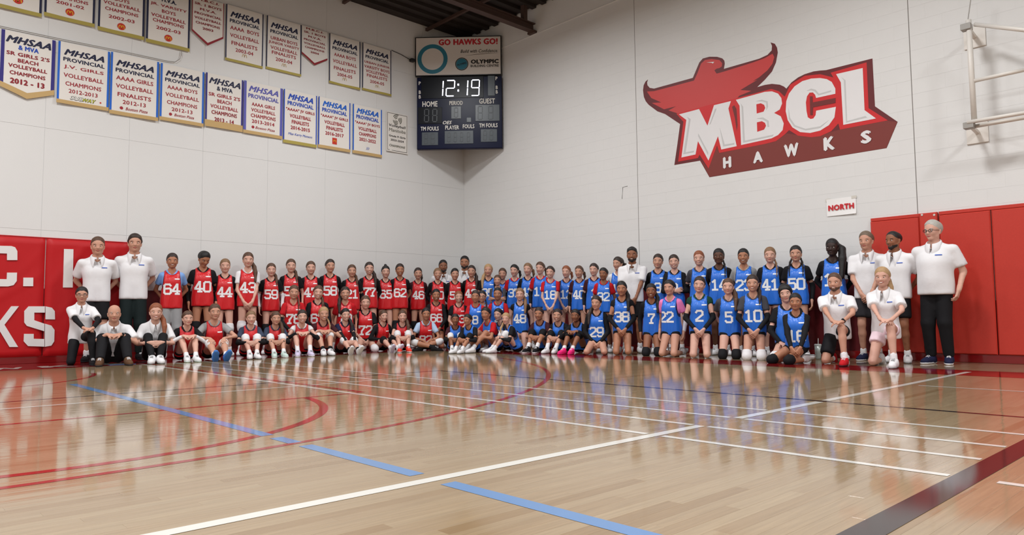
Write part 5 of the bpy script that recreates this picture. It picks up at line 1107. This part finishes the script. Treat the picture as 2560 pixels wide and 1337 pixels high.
person(1554, 704, 'R', 1.20, 'kneel', 'clasp', 'f', 2, 'back+ltr', 'black', 'black:cap', BB, '38', slv='black', label='player 38 kneeling in a blue bib in front of the curly haired coach')
person(1628, 710, 'R', 1.15, 'kneel', 'side', 'f', 3, 'back+ltr', 'black', 'black:long', BB, '7', kp='black', smile=True, label='player 7 kneeling in a blue bib, black sleeves')
person(1674, 700.5, 'R', 1.15, 'kneel', 'side', 'f', 1, 'back+lbun', 'black', 'pink', BB, '22', slv=(None, 'white'), kp=None, yaw=-16, numdx=-.04, label='player 22 kneeling in a blue bib over a pink t-shirt with a white arm sleeve')
person(1750.5, 692, 'R', 1.15, 'kneel', 'clasp', 'f', 0, 'back', 'dark', 'green:cap', BB, '2', slv='black', htilt=6, label='player 2 kneeling in a blue bib over a dark green top with black arm sleeves')
person(1820, 697, 'R', 1.10, 'kneel', 'behind', 'f', 0, 'back+ltr', 'brown', 'dgrey', BB, '5', kp='black', label='player 5 kneeling in a blue bib with long brown hair')
person(1881, 688, 'R', 1.10, 'kneel', 'clasp', 'f', 1, 'back+tr', 'dark', 'dgrey', BB, '10', slv='black', kp='white', smile=True, label='player 10 kneeling in a blue bib with white knee pads')
person(1960, 712, 'R', 1.05, 'kneel_low', 'lap', 'f', 0, 'fringe', 'black', 'black', BB, None, kp='white', slv='black', htilt=-8, lean=2, label='black haired player with a fringe in a blue bib behind player 16')
person(1988, 734, 'R', 1.45, 'kneel_low', 'center', 'f', 2, 'back', 'black', 'black:long', BB, '16', kp='black', legyaw=-35, lean=4, label='player 16 in a blue bib sitting on her heels with black knee pads')
person(2086, 684, 'R', 1.25, 'one', 'knees1', 'm', 1, 'short', 'brown', 'white', bottom='mshorts', beard='brown', shoe='red', props=(('watch', 1),), yaw=-8, smile=True, label='bearded coach kneeling on one knee in red shoes')
person(2205.5, 669, 'R', 1.20, 'one', 'knees1', 'f', 0, 'back+down', 'blonde', 'white', bottom='wshorts', bc='palepink', smile=True, yaw=-8, label='blonde coach in pale pink shorts kneeling on one knee')
# sitting front row
person(286, 764, 'L', 1.25, 'sit', 'over', 'm', 1, 'back', 'grey', 'white', bottom='pants', bald=True, shoe='brown', sock='red', props=(('watch', 1),), legs=.17, label='bald coach sitting on the floor with hands joined over his knees')
person(390, 759, 'L', 1.25, 'sit', 'hug', 'f', 0, 'back+ltr', 'red', 'white', bottom='leggings', ssock=.15, smile=True, legs=.05, label='coach with a long ponytail sitting in black leggings and white shoes')
person(469, 778, 'L', 1.30, 'sit', 'over', 'f', 0, 'back', 'brown', 'black', RB, None, slv='white', shoe='white', sole='mint', legs=.07, yaw=8, label='player sitting in a red bib over a black t-shirt with white arm pads')
person(537, 760.5, 'L', 1.25, 'ext', 'knee', 'f', 1, 'back', 'brown', 'heather', RB, None, kp='white', shoe='blue2', sole='blue2', yaw=6, label='player sitting in a red bib over a grey t-shirt showing blue shoe soles')
person(627.5, 778, 'L', 1.30, 'sit', 'hug', 'f', 0, 'back', 'light', 'slate', RB, None, kp='white', slv='black', legs=.06, yaw=4, label='player hugging white padded knees, red bib over a grey t-shirt')
person(689.5, 779.5, 'L', 1.30, 'sit', 'hug', 'f', 1, 'back+ltr', 'brown', 'slate', RB, None, kp='white', slv='black', shoe='mint', yaw=6, label='player with loose brown hair sitting in a red bib over a slate t-shirt')
person(755.5, 775, 'L', 1.30, 'sit', 'over', 'f', 0, 'back', 'dark', 'white:cap', RB, None, slv='black', sock='white', ssock=.3, shoe='lav', legs=.11, yaw=2, smile=True, label='player sitting in a red bib over a white t-shirt with tall white socks')
person(809, 768, 'L', 1.30, 'sit', 'over', 'f', 1, 'back+btr', 'blonde', 'maroon', RB, None, kp='white', sock='black', legs=.06, yaw=5, smile=True, label='fair haired sitting player with a braid, red bib over dark red t-shirt')
person(863, 771.5, 'L', 1.30, 'ext', 'hug', 'f', 0, 'back+ltr', 'black', 'navy', RB, None, kp='white', slv='black', sock='black', sole='white', yaw=12, smile=True, label='black haired player in a navy t-shirt and red bib showing white soles')
person(958, 776, 'L', 1.20, 'ext', 'lap', 'f', 0, 'back', 'brown', 'black:long', RB, None, kp='black', sole='lav', yaw=18, label='sitting player in a red bib over long black sleeves, legs stretched out')
person(1006, 776, 'L', 1.50, 'sit', 'hug', 'f', 0, 'back+ltr', 'brown', 'black:cap', RB, None, kp='white', slv='black', shoe='orange', smile=True, label='smiling player with long brown hair sitting in a red bib, orange shoe')
person(1065, 770, 'L', 1.65, 'cross', 'center', 'f', 2, 'back+lbun', 'black', 'sky', RB, '82', kp='white', shoe='black', sock='black', label='player sitting cross legged in a red bib over a pale blue t-shirt')
person(1138, 785, 'R', 2.30, 'sit', 'hug', 'f', 3, 'back', 'black', 'maroon', BB, None, slv='black', kp='white', yaw=10, label='dark haired player in a blue bib sitting beside the cross legged girl')
person(1170, 785.5, 'R', 2.30, 'sit', 'hug', 'f', 2, 'back', 'black', 'black', BB, None, slv='black', kp='black', yaw=-25, label='player in a blue bib and black sleeves sitting second in the front blue row')
person(1215, 768.5, 'R', 1.95, 'sit', 'hug', 'f', 2, 'back', 'black', 'red', BB, None, yaw=-45, hyaw=30, slv=None, label='player sitting in a blue bib over a red t-shirt, legs to the left')
person(1246.5, 771.5, 'R', 1.50, 'sit', 'over', 'f', 0, 'back', 'black', 'black', BB, None, yaw=-45, hyaw=25, label='pale dark haired player half hidden behind the fair one sitting sideways')
person(1265.5, 782.5, 'R', 1.85, 'side', 'hug', 'f', 0, 'back+tl', 'blonde', 'black', BB, None, slv='black', yaw=-62, hyaw=52, kp='white', shoe='white', label='fair haired player in a black t-shirt sitting sideways hugging her knees')
person(1347.5, 769, 'R', 1.30, 'sit', 'hug', 'f', 2, 'back', 'dark', 'maroon', BB, None, kp='black', shoe='black', sole='white', yaw=-14, hyaw=8, ssock=.14, label='player in a blue bib over a dark red t-shirt sitting in black shoes')
person(1394, 772.5, 'R', 1.30, 'sit', 'hug', 'f', 1, 'back', 'dark', 'black:cap', BB, None, kp='black', slv='black', yaw=-14, hyaw=8, ssock=.16, smile=True, label='player in a blue bib with black knee pads and white shoes, hugging her knees')
person(1439, 773.5, 'R', 1.30, 'sit', 'over', 'f', 3, 'back', 'black', 'black', BB, None, slv='black', kp='black', shoe='hotpink', sole='hotpink', yaw=-18, hyaw=8, label='player in a blue bib sitting with hot pink shoes')
# ---- tumbler on the floor and a scrap of blue tape
t = onF(2046, 898); tb = empty('tumbler', (t[0], t[1], 0)); tag(tb, 'pale steel tumbler with lid and straw on the floor by player 16', 'tumbler')
M_TUM = mat('tumbler_steel', (176, 184, 178), .35, metal=.3, noise=.2, nscale=14); M_LID = mat('tumbler_lid', (196, 200, 196), .25)
MB().tube([(0, 0, 0), (0, 0, .02), (0, 0, .1), (0, 0, .19)], [.034, .036, .042, .047], 20).build('cup', M_TUM, tb, smooth=True)
MB().tube([(0, 0, .19), (0, 0, .205), (0, 0, .212)], [.049, .049, .04], 20).build('lid', M_LID, tb); MB().tube([(.01, 0, .2), (.018, 0, .29)], .005, 8).build('straw', M_LID, tb)
t = onF(305, 911); q = MB().box((-.17, -.05, 0), (.17, .05, .0035), .001).build('floor_marker', P_BLUE, None, Matrix.Translation((t[0], t[1], .0012))); tag(q, 'flat light blue marker on the floor beside the bald coach', 'floor marker')
